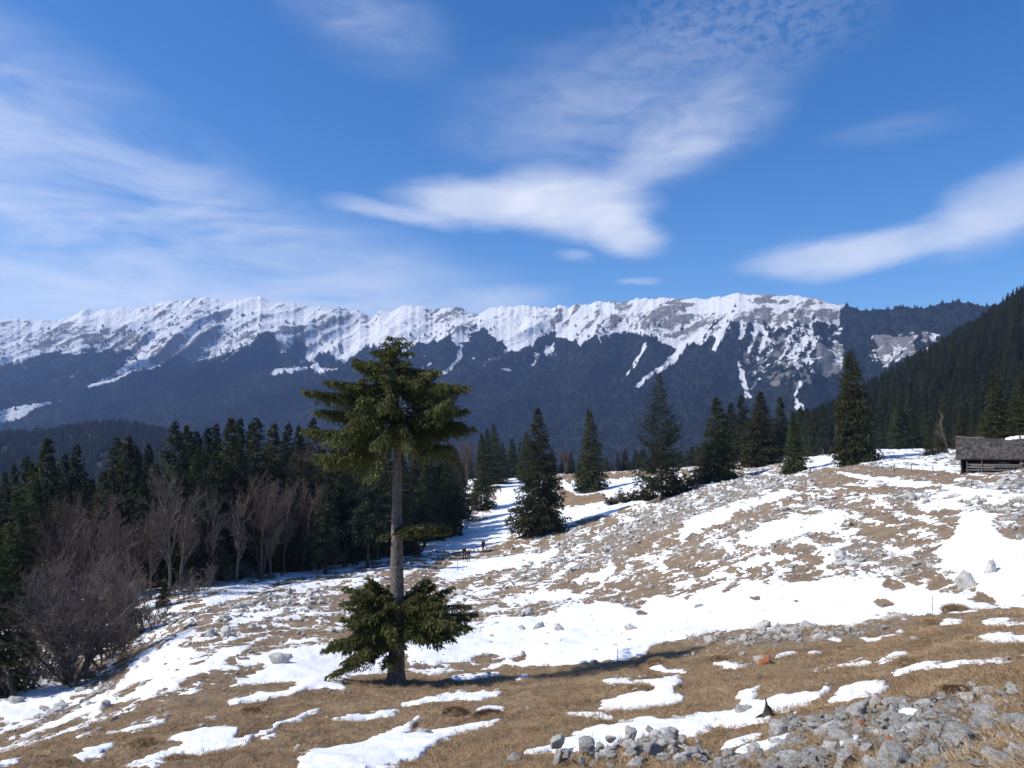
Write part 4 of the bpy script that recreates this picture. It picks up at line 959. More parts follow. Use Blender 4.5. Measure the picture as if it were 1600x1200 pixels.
# ---- bare broadleaf trees
def bare_tree(seed, H, stems, spread, levels=5, r0=0.16, mat='beech', kids=(5, 5, 4, 4, 3), up=0.35, ratio=0.62, first=0.2):
    rng = random.Random(seed)
    seg = []
    def grow(p, d, L, r, lev):
        k = 4 if lev < 2 else 2 if lev < levels - 1 else 1
        q = p.copy(); pts = [(q.copy(), r)]
        for i in range(k):
            d = (d + Vector((rng.gauss(0, .13), rng.gauss(0, .13), rng.gauss(0, .10) + up * .22))).normalized()
            q2 = q + d * (L / k); rr = r * (1 - 0.5 * (i + 1) / k)
            seg.append((q.copy(), q2.copy(), r * (1 - 0.5 * i / k), rr)); q = q2; pts.append((q.copy(), rr))
        if lev >= levels - 1: return
        for c in range(kids[lev]):
            t = first + (1 - first) * (c + rng.random()) / kids[lev] if lev == 0 else 0.15 + 0.85 * (c + rng.random()) / kids[lev]
            f = t * k; i = min(int(f), k - 1); b = pts[i][0].lerp(pts[i + 1][0], f - i); rb = pts[i][1]
            ax = d.orthogonal().normalized(); ax.rotate(Matrix.Rotation(rng.random() * 6.283, 3, d))
            nd = (d * rng.uniform(.55, .95) + ax * rng.uniform(.5, .95) + Vector((0, 0, up * 0.5))).normalized()
            grow(b, nd, L * ratio * rng.uniform(.7, 1.15) * (1.1 - 0.45 * t), max(rb * .5, 0.011), lev + 1)
    trunks = []
    root = empty('bare_tree')
    for s_ in range(stems):
        a = 6.283 * s_ / stems + rng.random(); tilt = spread * (0.4 + 0.6 * rng.random()) if stems > 1 else 0.04
        d = Vector((math.cos(a) * tilt, math.sin(a) * tilt, 1)).normalized()
        grow(Vector((math.cos(a), math.sin(a), 0)) * (0.28 if stems > 1 else 0) + Vector((0, 0, -0.2)), d, H * 0.62 * rng.uniform(.75, 1), r0 * rng.uniform(.6, 1), 0)
    def build(name, S):
        P0 = np.array([tuple(s[0]) for s in S]); P1 = np.array([tuple(s[1]) for s in S]); Ra = np.array([s[2] for s in S])[:, None]; Rb = np.array([s[3] for s in S])[:, None]
        D = P1 - P0; D /= np.linalg.norm(D, axis=1, keepdims=True) + 1e-9
        Xv = np.cross(D, np.array([0.31, 0.83, 0.46])); Xv /= np.linalg.norm(Xv, axis=1, keepdims=True) + 1e-9
        Yv = np.cross(D, Xv); ns = 3 if name == 'twigs' else 6
        ring = [(math.cos(6.2832 * k / ns), math.sin(6.2832 * k / ns)) for k in range(ns)]
        V = np.stack([P0 + (Xv * c + Yv * s) * Ra for c, s in ring] + [P1 + (Xv * c + Yv * s) * Rb for c, s in ring], 1).reshape(-1, 3)
        k = np.arange(len(S))[:, None] * (2 * ns)
        f = np.concatenate([k + np.array([[i, (i + 1) % ns, ns + (i + 1) % ns, ns + i]]) for i in range(ns)])
        link(name, mesh_np(name, V, f, True), M[mat], root)
    build('trunk', [s for s in seg if s[2] > r0 * 0.22]); build('twigs', [s for s in seg if s[2] <= r0 * 0.22])
    root['H'] = max(s[1].z for s in seg) * 0.97
    return root
BTA = bare_tree(5, 12, 12, 0.72, 5, 0.15, 'beech', (10, 7, 5, 4), .30, .58)
BTB = bare_tree(6, 18, 1, 0, 5, 0.27, 'beech', (20, 8, 5, 4), .5, .46, .25)
BTC = bare_tree(7, 15, 3, 0.30, 5, 0.25, 'beech_red', (11, 8, 5, 4), .42, .55, .25)
BTD = bare_tree(8, 8, 1, 0, 5, 0.07, 'birch', (10, 5, 4, 3), .5, .42, .3)
SHR = bare_tree(9, 2.6, 8, 0.8, 4, 0.035, 'beech', (5, 5, 4), .25, .55)
G6 = 'bare trees of the left forest'
def bare(proto, px, ytop, r, label, wide=1.0, rz=0.0, group=G6, ybase=None):
    p = at_r(px, r) if r else at(px, ybase)
    return place(proto, p, top_h(px, ytop, p), label, group, rz, wide)
bare(BTA, 124, 852, 61, 'big bare bushy tree with many grey stems at the lower left', 1.0, .5)
bare(BTC, 150, 762, 92, 'wide reddish bare tree between the dark spruces on the left', 1.25, .3)
bare(BTC, 108, 772, 96, 'reddish bare tree behind the left side of the wide reddish one', 1.1, 1.8)
bare(BTB, 268, 728, 84, 'tall thin grey bare tree at the forest edge', .8, .2)
bare(BTB, 335, 765, 91, 'grey bare tree with pale stem in the middle of the forest edge', .8, 1.7)
bare(BTC, 408, 735, 97, 'spreading bare tree in front of the spruces left of the lone spruce', .95, 2.2)
bare(BTC, 443, 680, 113, 'brownish rounded bare tree just left of the lone spruce crown', 1.1, 4.0)
bare(BTB, 446, 752, 101, 'slender bare tree with pale trunk near the lone spruce', .6, 3.0)
bare(BTB, 240, 780, 86, 'bare tree left of the tall thin one', .8, 2.6)
bare(BTC, 300, 790, 93, 'low bare tree right of the tall thin one', .9, 5.0)
for x, yt, r, pr, lab in [(78, 800, 88, 'C', 'reddish bare tree low between the dark spruces at far left'), (200, 800, 87, 'C', 'reddish bare tree right of the wide reddish one'), (372, 770, 92, 'B', 'thin bare tree left of the spreading one'), (470, 745, 103, 'C', 'brown bare tree under the lone spruce crown'), (180, 815, 80, 'B', 'thin bare tree above the big bushy one'), (135, 800, 82, 'C', 'reddish bare tree right behind the big bushy one'), (286, 760, 88, 'B', 'slender bare tree just right of the tall thin one'), (425, 790, 96, 'B', 'grey bare tree in front of the spreading one')]:
    bare(BTB if pr == 'B' else BTC, x, yt, r, lab, .95, x * .3)
bare(BTC, 50, 940, 66, 'reddish bare bush beside the spruce at the left edge', 1.3, 2.0)
bare(BTC, 727, 682, 235, 'pale bare tree far off right of the lone spruce crown', 1.0, 2.0)
bare(BTC, 884, 698, 290, 'pale bare bush far off behind the middle spruce', 1.2, 1.0)
bare(BTD, 1360, 648, 140, 'slim pale birch right of the lone crest spruce', 1.0, 1.0, 'bare trees by the crest')
bare(BTD, 1484, 640, 131, 'slim pale bare stem among the olive spruces by the cabin', .8, 2.0, 'bare trees by the crest')
GS = 'bare shrubs along the forest edge'
rr_ = random.Random(5)
for i, (x, y) in enumerate(sorted([(395, 905), (420, 890), (450, 880), (470, 872), (500, 862), (530, 858), (555, 848), (580, 842), (370, 905), (345, 912), (310, 925), (290, 935), (225, 985), (240, 975), (180, 1020), (165, 1035), (60, 1070), (20, 1085), (90, 1060), (640, 838), (660, 830), (700, 815), (720, 805), (735, 812)])):
    p = at(x, y)
    place(SHR, p, 1.2 + 1.6 * rr_.random(), 'small bare shrub, %s from the left in the brush along the forest edge' % words[i], GS, i * 1.3, 1.2, .05, cat='shrub')

# ---- low dark shrubs by the open spruce
def low_shrub(seed):
    rng = np.random.default_rng(seed); root = empty('juniper_shrub'); fo = Foliage(rng); mb = MB()
    for i in range(34):
        a = rng.random() * 6.283; q = rng.random() ** .5 * 1.0
        bough(fo, mb, rng, (q * math.cos(a), q * .7 * math.sin(a), 0), rng.random() * 6.283, rng.uniform(.6, 1.2), rng.uniform(.3, 1.1), .15, .1, .14, .25, .2, .045, .15, sub=3, r0=.02)
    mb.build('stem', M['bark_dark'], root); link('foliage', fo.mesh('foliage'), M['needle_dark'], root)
    root['H'] = 1.0
    return root
JUN = low_shrub(3)
for i, (x, y, s, lab) in enumerate([(958, 789, 1.3, 'leftmost of the low dark shrubs below the open spruce'), (978, 785, 1.5, 'second low dark shrub from the left below the open spruce'), (998, 782, 1.5, 'third low dark shrub from the left below the open spruce'), (1016, 781, 1.5, 'low dark shrub just left of the open spruce trunk'),
                                    (1052, 775, 1.6, 'low dark shrub just right of the open spruce trunk'), (1070, 768, 1.7, 'taller dark shrub right of the open spruce'), (1086, 760, 1.5, 'rightmost dark shrub under the crest cluster')]):
    place(JUN, at(x, y), s, lab, 'low dark shrubs below the open spruce', i * 1.1, .95, .1, cat='shrub')

# ================================================================== FORESTS THAT READ AS ONE MASS (instances of the spruce crowns)
def scatter(name, P, scl, rot, pick, sources, label, cat):
    me = bpy.data.meshes.new(name)
    me.vertices.add(len(P)); me.vertices.foreach_set('co', np.ascontiguousarray(P, np.float32).ravel())
    for nm, arr in (('scl', scl), ('rot', rot)):
        a = me.attributes.new(nm, 'FLOAT_VECTOR', 'POINT'); a.data.foreach_set('vector', np.ascontiguousarray(arr, np.float32).ravel())
    a = me.attributes.new('pick', 'INT', 'POINT'); a.data.foreach_set('value', np.ascontiguousarray(pick, np.int32))
    me.update()
    o = link(name, me)
    ng = bpy.data.node_groups.new(name, 'GeometryNodeTree')
    ng.interface.new_socket('Geometry', in_out='INPUT', socket_type='NodeSocketGeometry'); ng.interface.new_socket('Geometry', in_out='OUTPUT', socket_type='NodeSocketGeometry')
    n = N(ng); gi = n.new('NodeGroupInput'); go = n.new('NodeGroupOutput'); jn = n.new('GeometryNodeJoinGeometry')
    def na(nm, t):
        q = n.new('GeometryNodeInputNamedAttribute', data_type=t); q.inputs['Name'].default_value = nm; return q.outputs[0]
    sv, rv, pv = na('scl', 'FLOAT_VECTOR'), na('rot', 'FLOAT_VECTOR'), na('pick', 'INT')
    for k, src in enumerate(sources):
        oi = n.new('GeometryNodeObjectInfo', transform_space='ORIGINAL'); oi.inputs['Object'].default_value = src; oi.inputs['As Instance'].default_value = True
        cmp = n.new('FunctionNodeCompare', data_type='INT', operation='EQUAL'); ng.links.new(pv, cmp.inputs[2]); cmp.inputs[3].default_value = k
        ip = n.new('GeometryNodeInstanceOnPoints')
        ng.links.new(gi.outputs[0], ip.inputs['Points']); ng.links.new(cmp.outputs[0], ip.inputs['Selection']); ng.links.new(oi.outputs['Geometry'], ip.inputs['Instance'])
        e2 = n.new('FunctionNodeEulerToRotation'); ng.links.new(rv, e2.inputs[0])
        ng.links.new(e2.outputs[0], ip.inputs['Rotation']); ng.links.new(sv, ip.inputs['Scale']); ng.links.new(ip.outputs[0], jn.inputs[0])
    ng.links.new(jn.outputs[0], go.inputs[0])
    md = o.modifiers.new('scatter', 'NODES'); md.node_group = ng
    tag(o, label, cat, kind='stuff')
    return o
def crown_of(p): return [c for c in p.children if c.name.startswith('crown')][0]
def forest_pts(P, rng, hmin, hmax, srcH, wide):
    k = len(P); Hh = rng.uniform(hmin, hmax, k)
    pick = rng.integers(0, len(srcH), k); s = Hh / np.array(srcH)[pick]; wv = rng.uniform(*wide, k)
    return np.stack([s * wv, s * wv, s], -1), np.stack([rng.normal(0, .03, k), rng.normal(0, .03, k), rng.uniform(0, 6.28, k)], -1), pick
rng = np.random.default_rng(77)
# right hill
a0, a1 = float(pix_dir(1238, 700)[0]), rad(52)
k = 17000
aa = rng.uniform(a0, a1, k); r0_ = np.interp(aa, [a0, float(pix_dir(1330, 700)[0]), float(pix_dir(1600, 700)[0]), a1], [300, 245, 205, 200])
rr2 = np.sqrt(rng.uniform(0, 1, k) * (1750 ** 2 - r0_ ** 2) + r0_ ** 2)
x, y = rr2 * np.sin(aa), rr2 * np.cos(aa)
P = np.stack([x, y, height(x, y) - .3], -1)
sc_, ro_, pk_ = forest_pts(P, rng, 9, 20, [19, 21, 22], (1.0, 1.4))
scatter('hillside_forest', P, sc_, ro_, pk_, [crown_of(SPD), crown_of(SPE), crown_of(SPF)], 'dark spruce forest covering the steep hill on the right', 'forest')
# valley on the left and in the middle
k = 26000
aa = rng.uniform(rad(-50), a0 + .03, k); rm_ = np.where(aa > float(pix_dir(735, 700)[0]), 470.0, 310.0); rr2 = np.sqrt(rng.uniform(0, 1, k) * (2100 ** 2 - rm_ ** 2) + rm_ ** 2)
x, y = rr2 * np.sin(aa), rr2 * np.cos(aa)
P = np.stack([x, y, height(x, y) - .3], -1)
sc_, ro_, pk_ = forest_pts(P, rng, 11, 19, [19, 21, 22], (1.3, 1.9))
scatter('valley_forest', P, sc_, ro_, pk_, [crown_of(SPD), crown_of(SPE), crown_of(SPF)], 'far dark forest filling the valley and the low foothill', 'forest')
# mountain slopes
k = 420000
ia = rng.uniform(0, na2 - 1.01, k); ir = rng.uniform(0, nr2 - 11.0, k)
i0, j0 = ia.astype(int), ir.astype(int); fi, fj = ia - i0, ir - j0
def bil(Q): return (Q[i0, j0] * (1 - fi) + Q[i0 + 1, j0] * fi) * (1 - fj) + (Q[i0, j0 + 1] * (1 - fi) + Q[i0 + 1, j0 + 1] * fi) * fj
sx, rx_ = bil(snm), bil(rkm); X, Y, Z = bil(MX), bil(MY), bil(MZ); tt = bil(TT)
dens = np.clip((0.46 - sx) * 7, 0, 1) * np.clip((0.62 - rx_) * 5, 0.0, 1) + 0.10 * ((sx > .46) & (tt < .92) & (sx < .85))
area = bil(MR) * np.gradient(MR, axis=1)[i0, j0]; area = area / area.max()
ok = rng.random(k) < dens * area * 0.62
P = np.stack([X, Y, Z - 1.0], -1)[ok]
sc_, ro_, pk_ = forest_pts(P, rng, 12, 22, [19, 21], (1.5, 2.3))
scatter('mountain_forest', P, sc_, ro_, pk_, [crown_of(SPD), crown_of(SPE)], 'dark blue spruce forest on the lower mountain slopes', 'forest')
print('mountain trees', len(P))

# ================================================================== ROCKS
def rock_mesh(seed, sub=3, flat=0.7, rough=0.30):
    rng = np.random.default_rng(seed)
    bm = bmesh.new(); bmesh.ops.create_icosphere(bm, subdivisions=sub, radius=1.0)
    V = np.array([v.co[:] for v in bm.verts])
    for k in range(16):                         # broken faces
        d = rng.normal(size=3); d /= np.linalg.norm(d)
        h = rng.uniform(0.42, 0.78)
        e = V @ d - h
        V = V - np.where(e > 0, e * 0.98, 0)[:, None] * d
    q = V * 2.2 + seed * 3.1
    V = V * (1 + rough * (fbm(q[:, 0] + q[:, 2] * .7, q[:, 1] - q[:, 2] * .6, 4, seed)))[:, None]
    V += 0.05 * np.stack([fbm(q[:, 1] * 3, q[:, 2] * 3, 2, seed + 1), fbm(q[:, 0] * 3, q[:, 2] * 3, 2, seed + 2), fbm(q[:, 0] * 3, q[:, 1] * 3, 2, seed + 3)], -1)
    V[:, 2] *= flat
    V /= np.abs(V[:, :2]).max()
    F_ = np.array([[l.vert.index for l in f.loops] for f in bm.faces]); bm.free()
    return mesh_np('rock', V, F_)
RK = [rock_mesh(s, 3, f) for s, f in [(1, .75), (2, .6), (3, .85), (4, .55), (5, .7), (6, .95), (7, .5), (8, .8), (9, .65), (10, 1.1)]]
RKM = {}
def rock_with(i, mat):
    if (i, mat) not in RKM:
        me = RK[i].copy() if RK[i].materials else RK[i]
        me.materials.clear(); me.materials.append(M[mat]); RKM[(i, mat)] = me
    return RKM[(i, mat)]
rrng = random.Random(8)
def rock(px, py, wpx, label, group=None, hpx=None, mat='stone', kind=None, deep=1.0, rz=None, p=None, lift=0.0):
    p = p or at(px, py)
    S = px_scale(p); i = kind if kind is not None else rrng.randrange(len(RK))
    hw = wpx / S / 2
    o = link('rock', rock_with(i, mat))
    zmax = max(v.co.z for v in RK[i].vertices)
    hz_ = hw * .85 if hpx is None else (hpx / S) / (zmax * 1.35)
    o.scale = (hw, hw * deep * rrng.uniform(.7, 1.1), hz_)
    o.rotation_euler = (rrng.gauss(0, .18), rrng.gauss(0, .18), rrng.uniform(0, 6.28) if rz is None else rz)
    o.location = (p.x, p.y, p.z + hz_ * 0.10 * zmax + lift)
    tag(o, label, 'rock', group)
    return o
RG = 'limestone rocks of the foreground'
U = [
 (1372, 1104, 34, 26, 'stone_orange', 'dark rounded boulder with reddish face above the foreground rubble', 5), (1414, 1108, 24, 20, 'stone', 'small dark boulder right of the reddish one', 2), (1342, 1118, 40, 22, 'stone', 'broad grey rock left below the reddish boulder', 0),
 (1394, 1194, 100, 40, 'stone_orange', 'largest lichen-mottled rock at the bottom edge right of centre', 7), (1500, 1150, 76, 22, 'stone', 'long low grey slab across the rubble at the right', 6), (1544, 1126, 62, 24, 'stone', 'broad grey slab above the long low one', 3), (1592, 1134, 48, 24, 'stone', 'grey slab cut off by the right edge', 3),
 (1512, 1094, 54, 18, 'stone', 'dark cracked rock under the reddish grass clump', 8), (1531, 1086, 26, 14, 'stone_pale', 'pale stone beside the dark cracked rock', 1), (1310, 1160, 48, 26, 'stone', 'bulky dark grey rock left of the rubble', 4), (1340, 1138, 28, 18, 'stone_cap', 'grey rock with a bright orange lichen patch', 0),
 (1298, 1172, 40, 16, 'stone_pale', 'pale flat stone beside the bulky dark rock', 1), (1448, 1182, 40, 18, 'stone_pale', 'pale pitted stone near the bottom edge', 8), (1580, 1186, 46, 22, 'stone', 'grey rock near the lower right corner', 0), (1190, 1037, 32, 18, 'stone_cap', 'small white rock with an orange lichen cap on the grass', 9),
 (1165, 1113, 36, 12, 'stone_orange', 'flat reddish stone in the snow left of the stump', 3), (1512, 920, 40, 36, 'stone', 'grey boulder casting a shadow on the snow gully', 5), (1546, 896, 28, 26, 'stone', 'smaller boulder upslope in the snow gully', 7), (1002, 1170, 38, 20, 'stone', 'grey rock at the top of the bottom centre pile', 1),
 (1032, 1170, 30, 24, 'stone', 'blocky rock on the upper right of the bottom centre pile', 2), (990, 1184, 44, 18, 'stone_pale', 'pale slab in the middle of the bottom centre pile', 3), (998, 1196, 44, 20, 'stone', 'dark slab at the bottom of the centre pile', 6), (1066, 1196, 34, 26, 'stone_pale', 'pale upright block on the right of the bottom centre pile', 9),
 (870, 1196, 26, 34, 'stone', 'dark upright rock left of the bottom centre pile', 9), (912, 1198, 12, 22, 'stone_pale', 'small white standing stone left of the bottom centre pile', 9), (844, 982, 24, 11, 'stone', 'left rock of the pair in the wide snow field', 0), (875, 985, 26, 11, 'stone', 'right rock of the pair in the wide snow field', 2),
 (986, 984, 24, 9, 'stone', 'rounded rock at the right of the wide snow field', 4), (824, 960, 28, 11, 'stone', 'jagged rock at the top of the wide snow field', 5), (436, 1036, 40, 18, 'stone', 'rock outcrop in the snow left of the lone spruce', 7), (645, 1138, 16, 14, 'stone', 'small dark rock in the snow below the lone spruce', 4),
 (658, 1147, 40, 10, 'stone', 'low flat rock below the small dark one', 6), (807, 1187, 36, 10, 'stone', 'low flat rock in the grass at the bottom', 3), (165, 1106, 30, 14, 'stone', 'rock in the snow trail below the big bare bush', 1), (817, 1026, 15, 10, 'stone', 'small rock at the lower rim of the wide snow field', 2),
 (928, 1038, 15, 9, 'stone', 'dark stone on the rim right of the lone spruce', 4), (763, 1056, 11, 8, 'stone', 'little stone on the grass right of the lone spruce', 1), (728, 820, 20, 10, 'stone', 'dark rock in the shaded snow below the forest end', 0), (1240, 1000, 30, 12, 'stone', 'pale rock in the stony rim above the grass', 7),
]
for px, py, wp, hp, mt, lab, k in U: rock(px, py, wp, lab, RG, hp, mt, k)
def in_poly(x, y, q):
    c = False; j = len(q) - 1
    for i in range(len(q)):
        if (q[i][1] > y) != (q[j][1] > y) and x < (q[j][0] - q[i][0]) * (y - q[i][1]) / (q[j][1] - q[i][1]) + q[i][0]: c = not c
        j = i
    return c
def strew(q, n, wlo, whi, label, pale=.25, pile=0.0):
    xs = [a for a, b_ in q]; ys = [b_ for a, b_ in q]; k = 0; tries = 0
    while k < n and tries < 5000:
        tries += 1
        x, y = rrng.uniform(min(xs), max(xs)), rrng.uniform(min(ys), max(ys))
        if not in_poly(x, y, q): continue
        p = at(x, y); 
        if float(snow_depth(np.array([p.x]), np.array([p.y]), np.array([p.z]))[0]) > 0.12 and rrng.random() < .8: continue
        wv = wlo + (whi - wlo) * rrng.random() ** 2.3
        zone = label + (', %s part' % ('left' if x < min(xs) + (max(xs) - min(xs)) / 3 else 'middle' if x < min(xs) + (max(xs) - min(xs)) * 2 / 3 else 'right'))
        rock(x, y, wv * (0.75 + 0.4 * (y - 950) / 250), zone, RG, None, 'stone_pale' if rrng.random() < pale else 'stone', p=p, lift=pile * rrng.random())
        k += 1
strew(z5((1000, 1130), (1180, 1100), (1300, 1080), (1420, 1060), (1560, 1070), (1660, 1120), (1700, 1200), (1050, 1200)), 66, 14, 40, 'grey limestone chunk in the rock pile at the bottom centre', .2, .18)
strew(z6((120, 1140), (330, 1160), (480, 1000), (620, 960), (800, 920), (1000, 880), (1130, 880), (1230, 850), (1350, 850), (1600, 840), (1600, 1200), (120, 1200)), 200, 9, 46, 'grey limestone chunk in the rubble at the lower right', .5)
strew(z6((0, 600), (340, 555), (700, 560), (1000, 500), (1100, 510), (880, 590), (600, 625), (250, 640)), 45, 8, 20, 'grey stone in the rocky rim below the wide snow field', .2)
strew([(960, 1180), (840, 1160), (860, 1200), (960, 1200)], 8, 8, 18, 'grey limestone chunk in the rock pile at the bottom centre', .2)
# uncountable stones over the slopes
sto = []
for o in bpy.data.objects:
    if o.name.startswith('rock') and o.data.materials[0] == M['stone'] and o.data not in [q_.data for q_ in sto]: sto.append(o)
rng = np.random.default_rng(19)
k = 260000
a = rng.uniform(rad(-40), rad(42), k); r = np.exp(rng.uniform(math.log(6), math.log(230), k))
x, y = r * np.sin(a), r * np.cos(a); z = height(x, y)
den = rockiness(x, y, z); sdp = snow_depth(x, y, z); px_, py_ = proj(x, y, z)
clump = sstep(fbm(x / 3.0, y / 3.0, 3, 101), -0.05, 0.35)
pr = den * (0.25 + 1.1 * clump) * np.where(sdp > 0.03, 0.12, 1.0) * np.clip(r / 50, 0.10, 2.2) * (r < 170)
ok = rng.random(k) < pr * 0.85
x, y, z, r, den, clump = x[ok], y[ok], z[ok], r[ok], den[ok], clump[ok]
sz = np.clip(0.062 * np.exp(rng.normal(0, .6, len(x))) * (0.7 + 0.9 * den) * np.clip(r / 36, .45, 2.1) * (0.7 + .6 * clump), 0.02, .5)
scl = np.stack([sz, sz * rng.uniform(.6, 1, len(x)), sz * rng.uniform(.55, 1.1, len(x))], -1)
rot = np.stack([rng.normal(0, .25, len(x)), rng.normal(0, .25, len(x)), rng.uniform(0, 6.28, len(x))], -1)
scatter('scattered_stones', np.stack([x, y, z + sz * .12], -1), scl, rot, rng.integers(0, len(sto), len(x)), sto, 'countless small grey stones strewn over the whole hillside', 'stones')
print('stones', len(x))
# gravel in the foreground rubble
q = z6((100, 1130), (330, 1150), (480, 980), (620, 950), (800, 910), (1000, 870), (1230, 850), (1350, 850), (1660, 830), (1660, 1230), (100, 1230))
k = 26000
a = rng.uniform(float(pix_dir(1080, 1000)[0]), rad(38), k); r = np.exp(rng.uniform(math.log(4.5), math.log(22), k))
x, y = r * np.sin(a), r * np.cos(a); z = height(x, y); px_, py_ = proj(x, y, z)
ok = np.array([in_poly(u, v, q) for u, v in zip(px_, py_)]) & (snow_depth(x, y, z) < .06)
ok &= rng.random(k) < sstep(fbm(x / .9, y / .9, 3, 107), -.2, .2) * .8
x, y, z = x[ok], y[ok], z[ok]
sz = np.clip(.030 * np.exp(rng.normal(0, .6, len(x))), .01, .09)
scatter('rubble_gravel', np.stack([x, y, z + sz * .25], -1), np.stack([sz, sz * .8, sz * .7], -1), np.stack([rng.normal(0, .4, len(x)), rng.normal(0, .4, len(x)), rng.uniform(0, 6.28, len(x))], -1), rng.integers(0, len(sto), len(x)), sto, 'small pale stone chips between the foreground rocks', 'stones')
print('gravel', len(x))

# ================================================================== GRASS
def blades(seed, n, R, lo, hi, wd, lean=.8, dome=0.0):
    rng = np.random.default_rng(seed)
    a = rng.uniform(0, 6.283, n); q = R * np.sqrt(rng.random(n))
    b0 = np.stack([q * np.cos(a), q * np.sin(a), dome * (1 - (q / R) ** 2)], -1)
    d = np.stack([np.cos(a) * lean * rng.random(n) + rng.normal(0, .45, n) * lean, np.sin(a) * lean * rng.random(n) + rng.normal(0, .45, n) * lean, np.ones(n)], -1); d /= np.linalg.norm(d, axis=1, keepdims=True)
    L = rng.uniform(lo, hi, n)[:, None]; s = np.cross(d, rng.normal(size=(n, 3))); s /= np.linalg.norm(s, axis=1, keepdims=True) + 1e-9; s *= wd
    mid = b0 + d * L * .55; tip = b0 + d * L + np.stack([d[:, 0] * .5, d[:, 1] * .5, -np.full(n, .25)], -1) * L * .5
    V = np.stack([b0 - s, b0 + s, mid + s * .7, tip, mid - s * .7], 1).reshape(-1, 3)
    k = np.arange(n)[:, None] * 5
    return V, np.concatenate([k + np.array([[0, 1, 2]]), k + np.array([[0, 2, 4]]), k + np.array([[4, 2, 3]])])
V, f = blades(3, 60, .17, .05, .13, .0035, 1.1)
TUF = mesh_np('grass_tuft', V, f)
V, f = blades(4, 40, .20, .04, .10, .0035, 1.4)
TU2 = mesh_np('grass_tuft', V, f)
V, f = blades(5, 60, .12, .15, .38, .0035, .45)
STR = mesh_np('straw_tuft', V, f)
GT = 'tufts of dry grass'
tl = []
for px, py, me_, mt, s, lab in [(700, 1160, TUF, 'grass', 1.3, 'short brown grass tuft in the grass near the bottom'), (880, 1120, TU2, 'grass', 1.3, 'flattened brown grass tuft right of centre near the bottom'), (931, 1130, STR, 'straw', 1.3, 'left yellow straw tuft standing at the snow edge'), (979, 1134, STR, 'straw', 1.1, 'right yellow straw tuft standing at the snow edge')]:
    o = link('grass_tuft', me_, M[mt]); o.location = at(px, py); o.scale = (s, s, s); tag(o, lab, 'grass tuft', GT); tl.append(o)
k = 120000
a = rng.uniform(rad(-38), rad(38), k); r = np.exp(rng.uniform(math.log(4.4), math.log(62), k))
x, y = r * np.sin(a), r * np.cos(a); z = height(x, y)
sdp = snow_depth(x, y, z); px_, py_ = proj(x, y, z)
rub = np.array([in_poly(u, v, q) for u, v in zip(px_, py_)])
ok = (~rub | (fbm(x / .9, y / .9, 3, 107) < -.08)) & (sdp < 0.0 + .02 * rng.random(k)) & (rng.random(k) < np.clip((r / 20), .3, 1) * .62 * (0.35 + sstep(fbm(x / .8, y / .8, 3, 120), -.3, .3)))
x, y, z, r = x[ok], y[ok], z[ok], r[ok]
s = rng.uniform(.6, 1.25, len(x)) * np.clip(.75 + r / 60, .75, 1.6)
scatter('dry_grass', np.stack([x, y, z - .01], -1), np.stack([s, s, s * rng.uniform(.3, .7, len(x))], -1), np.stack([rng.normal(0, .2, len(x)), rng.normal(0, .2, len(x)), rng.uniform(0, 6.28, len(x))], -1), rng.integers(0, 2, len(x)), tl[:2], 'short matted brown grass covering the near slope', 'grass')
print('tufts', len(x))
# single stems that stick out of the snow
k = 5200
a = rng.uniform(rad(-36), rad(36), k); r = np.exp(rng.uniform(math.log(5), math.log(40), k)); x, y = r * np.sin(a), r * np.cos(a); z = height(x, y)
ok = (snow_depth(x, y, z) > -.02) & (fbm(x / 1.5, y / 1.5, 2, 140) > -.1); x, y, z, r = x[ok], y[ok], z[ok], r[ok]; n_ = len(x)
ln = rng.normal(0, .22, (n_, 2)); L = rng.uniform(.10, .34, n_); wv = np.clip(r * .00016, .0012, .005)
b0 = np.stack([x, y, z - .03], -1); tp = b0 + np.stack([ln[:, 0] * L, ln[:, 1] * L, L + .12], -1); sd_ = np.stack([wv, np.zeros(n_), np.zeros(n_)], -1)
V = np.stack([b0 - sd_, b0 + sd_, tp], 1).reshape(-1, 3)
tag(link('grass_stems', mesh_np('grass_stems', V, np.arange(n_ * 3).reshape(-1, 3)), M['straw']), 'thin dry stems poking through the near snow', 'grass', kind='stuff')
# grass hummocks
def tussock(seed):
    rng = np.random.default_rng(seed); bm = bmesh.new(); bmesh.ops.create_icosphere(bm, subdivisions=3, radius=1.0)
    V = np.array([v.co[:] for v in bm.verts]); F_ = np.array([[l.vert.index for l in f.loops] for f in bm.faces]); bm.free()
    V = V * (1 + .22 * fbm(V[:, 0] * 2 + seed, V[:, 1] * 2 + V[:, 2], 3, seed))[:, None]; V[:, 2] = V[:, 2] * .42
    Vb, Fb = blades(seed, 1500, .98, .2, .55, .014, 1.3, .38)
    me = mesh_np('grass_tussock', np.vstack([V, Vb]), np.vstack([F_, Fb + len(V)]))
    me.polygons.foreach_set('material_index', np.concatenate([np.ones(len(F_), np.int32), np.zeros(len(Fb), np.int32)])); return me
TS = [tussock(s) for s in (1, 2, 3)]
m, n, b = newmat('heather_blade'); setc(n, b, n.ramp(n.new('ShaderNodeNewGeometry').outputs['Random Per Island'], [(0, (0.045, 0.024, 0.014)), (1, (0.17, 0.085, 0.042))]), .85); M['heather'] = m
TS2 = TS[1].copy(); TS2.materials.append(M['heather']); TS2.materials.append(M['ground'])
for q_ in TS: q_.materials.append(M['grass']); q_.materials.append(M['ground'])
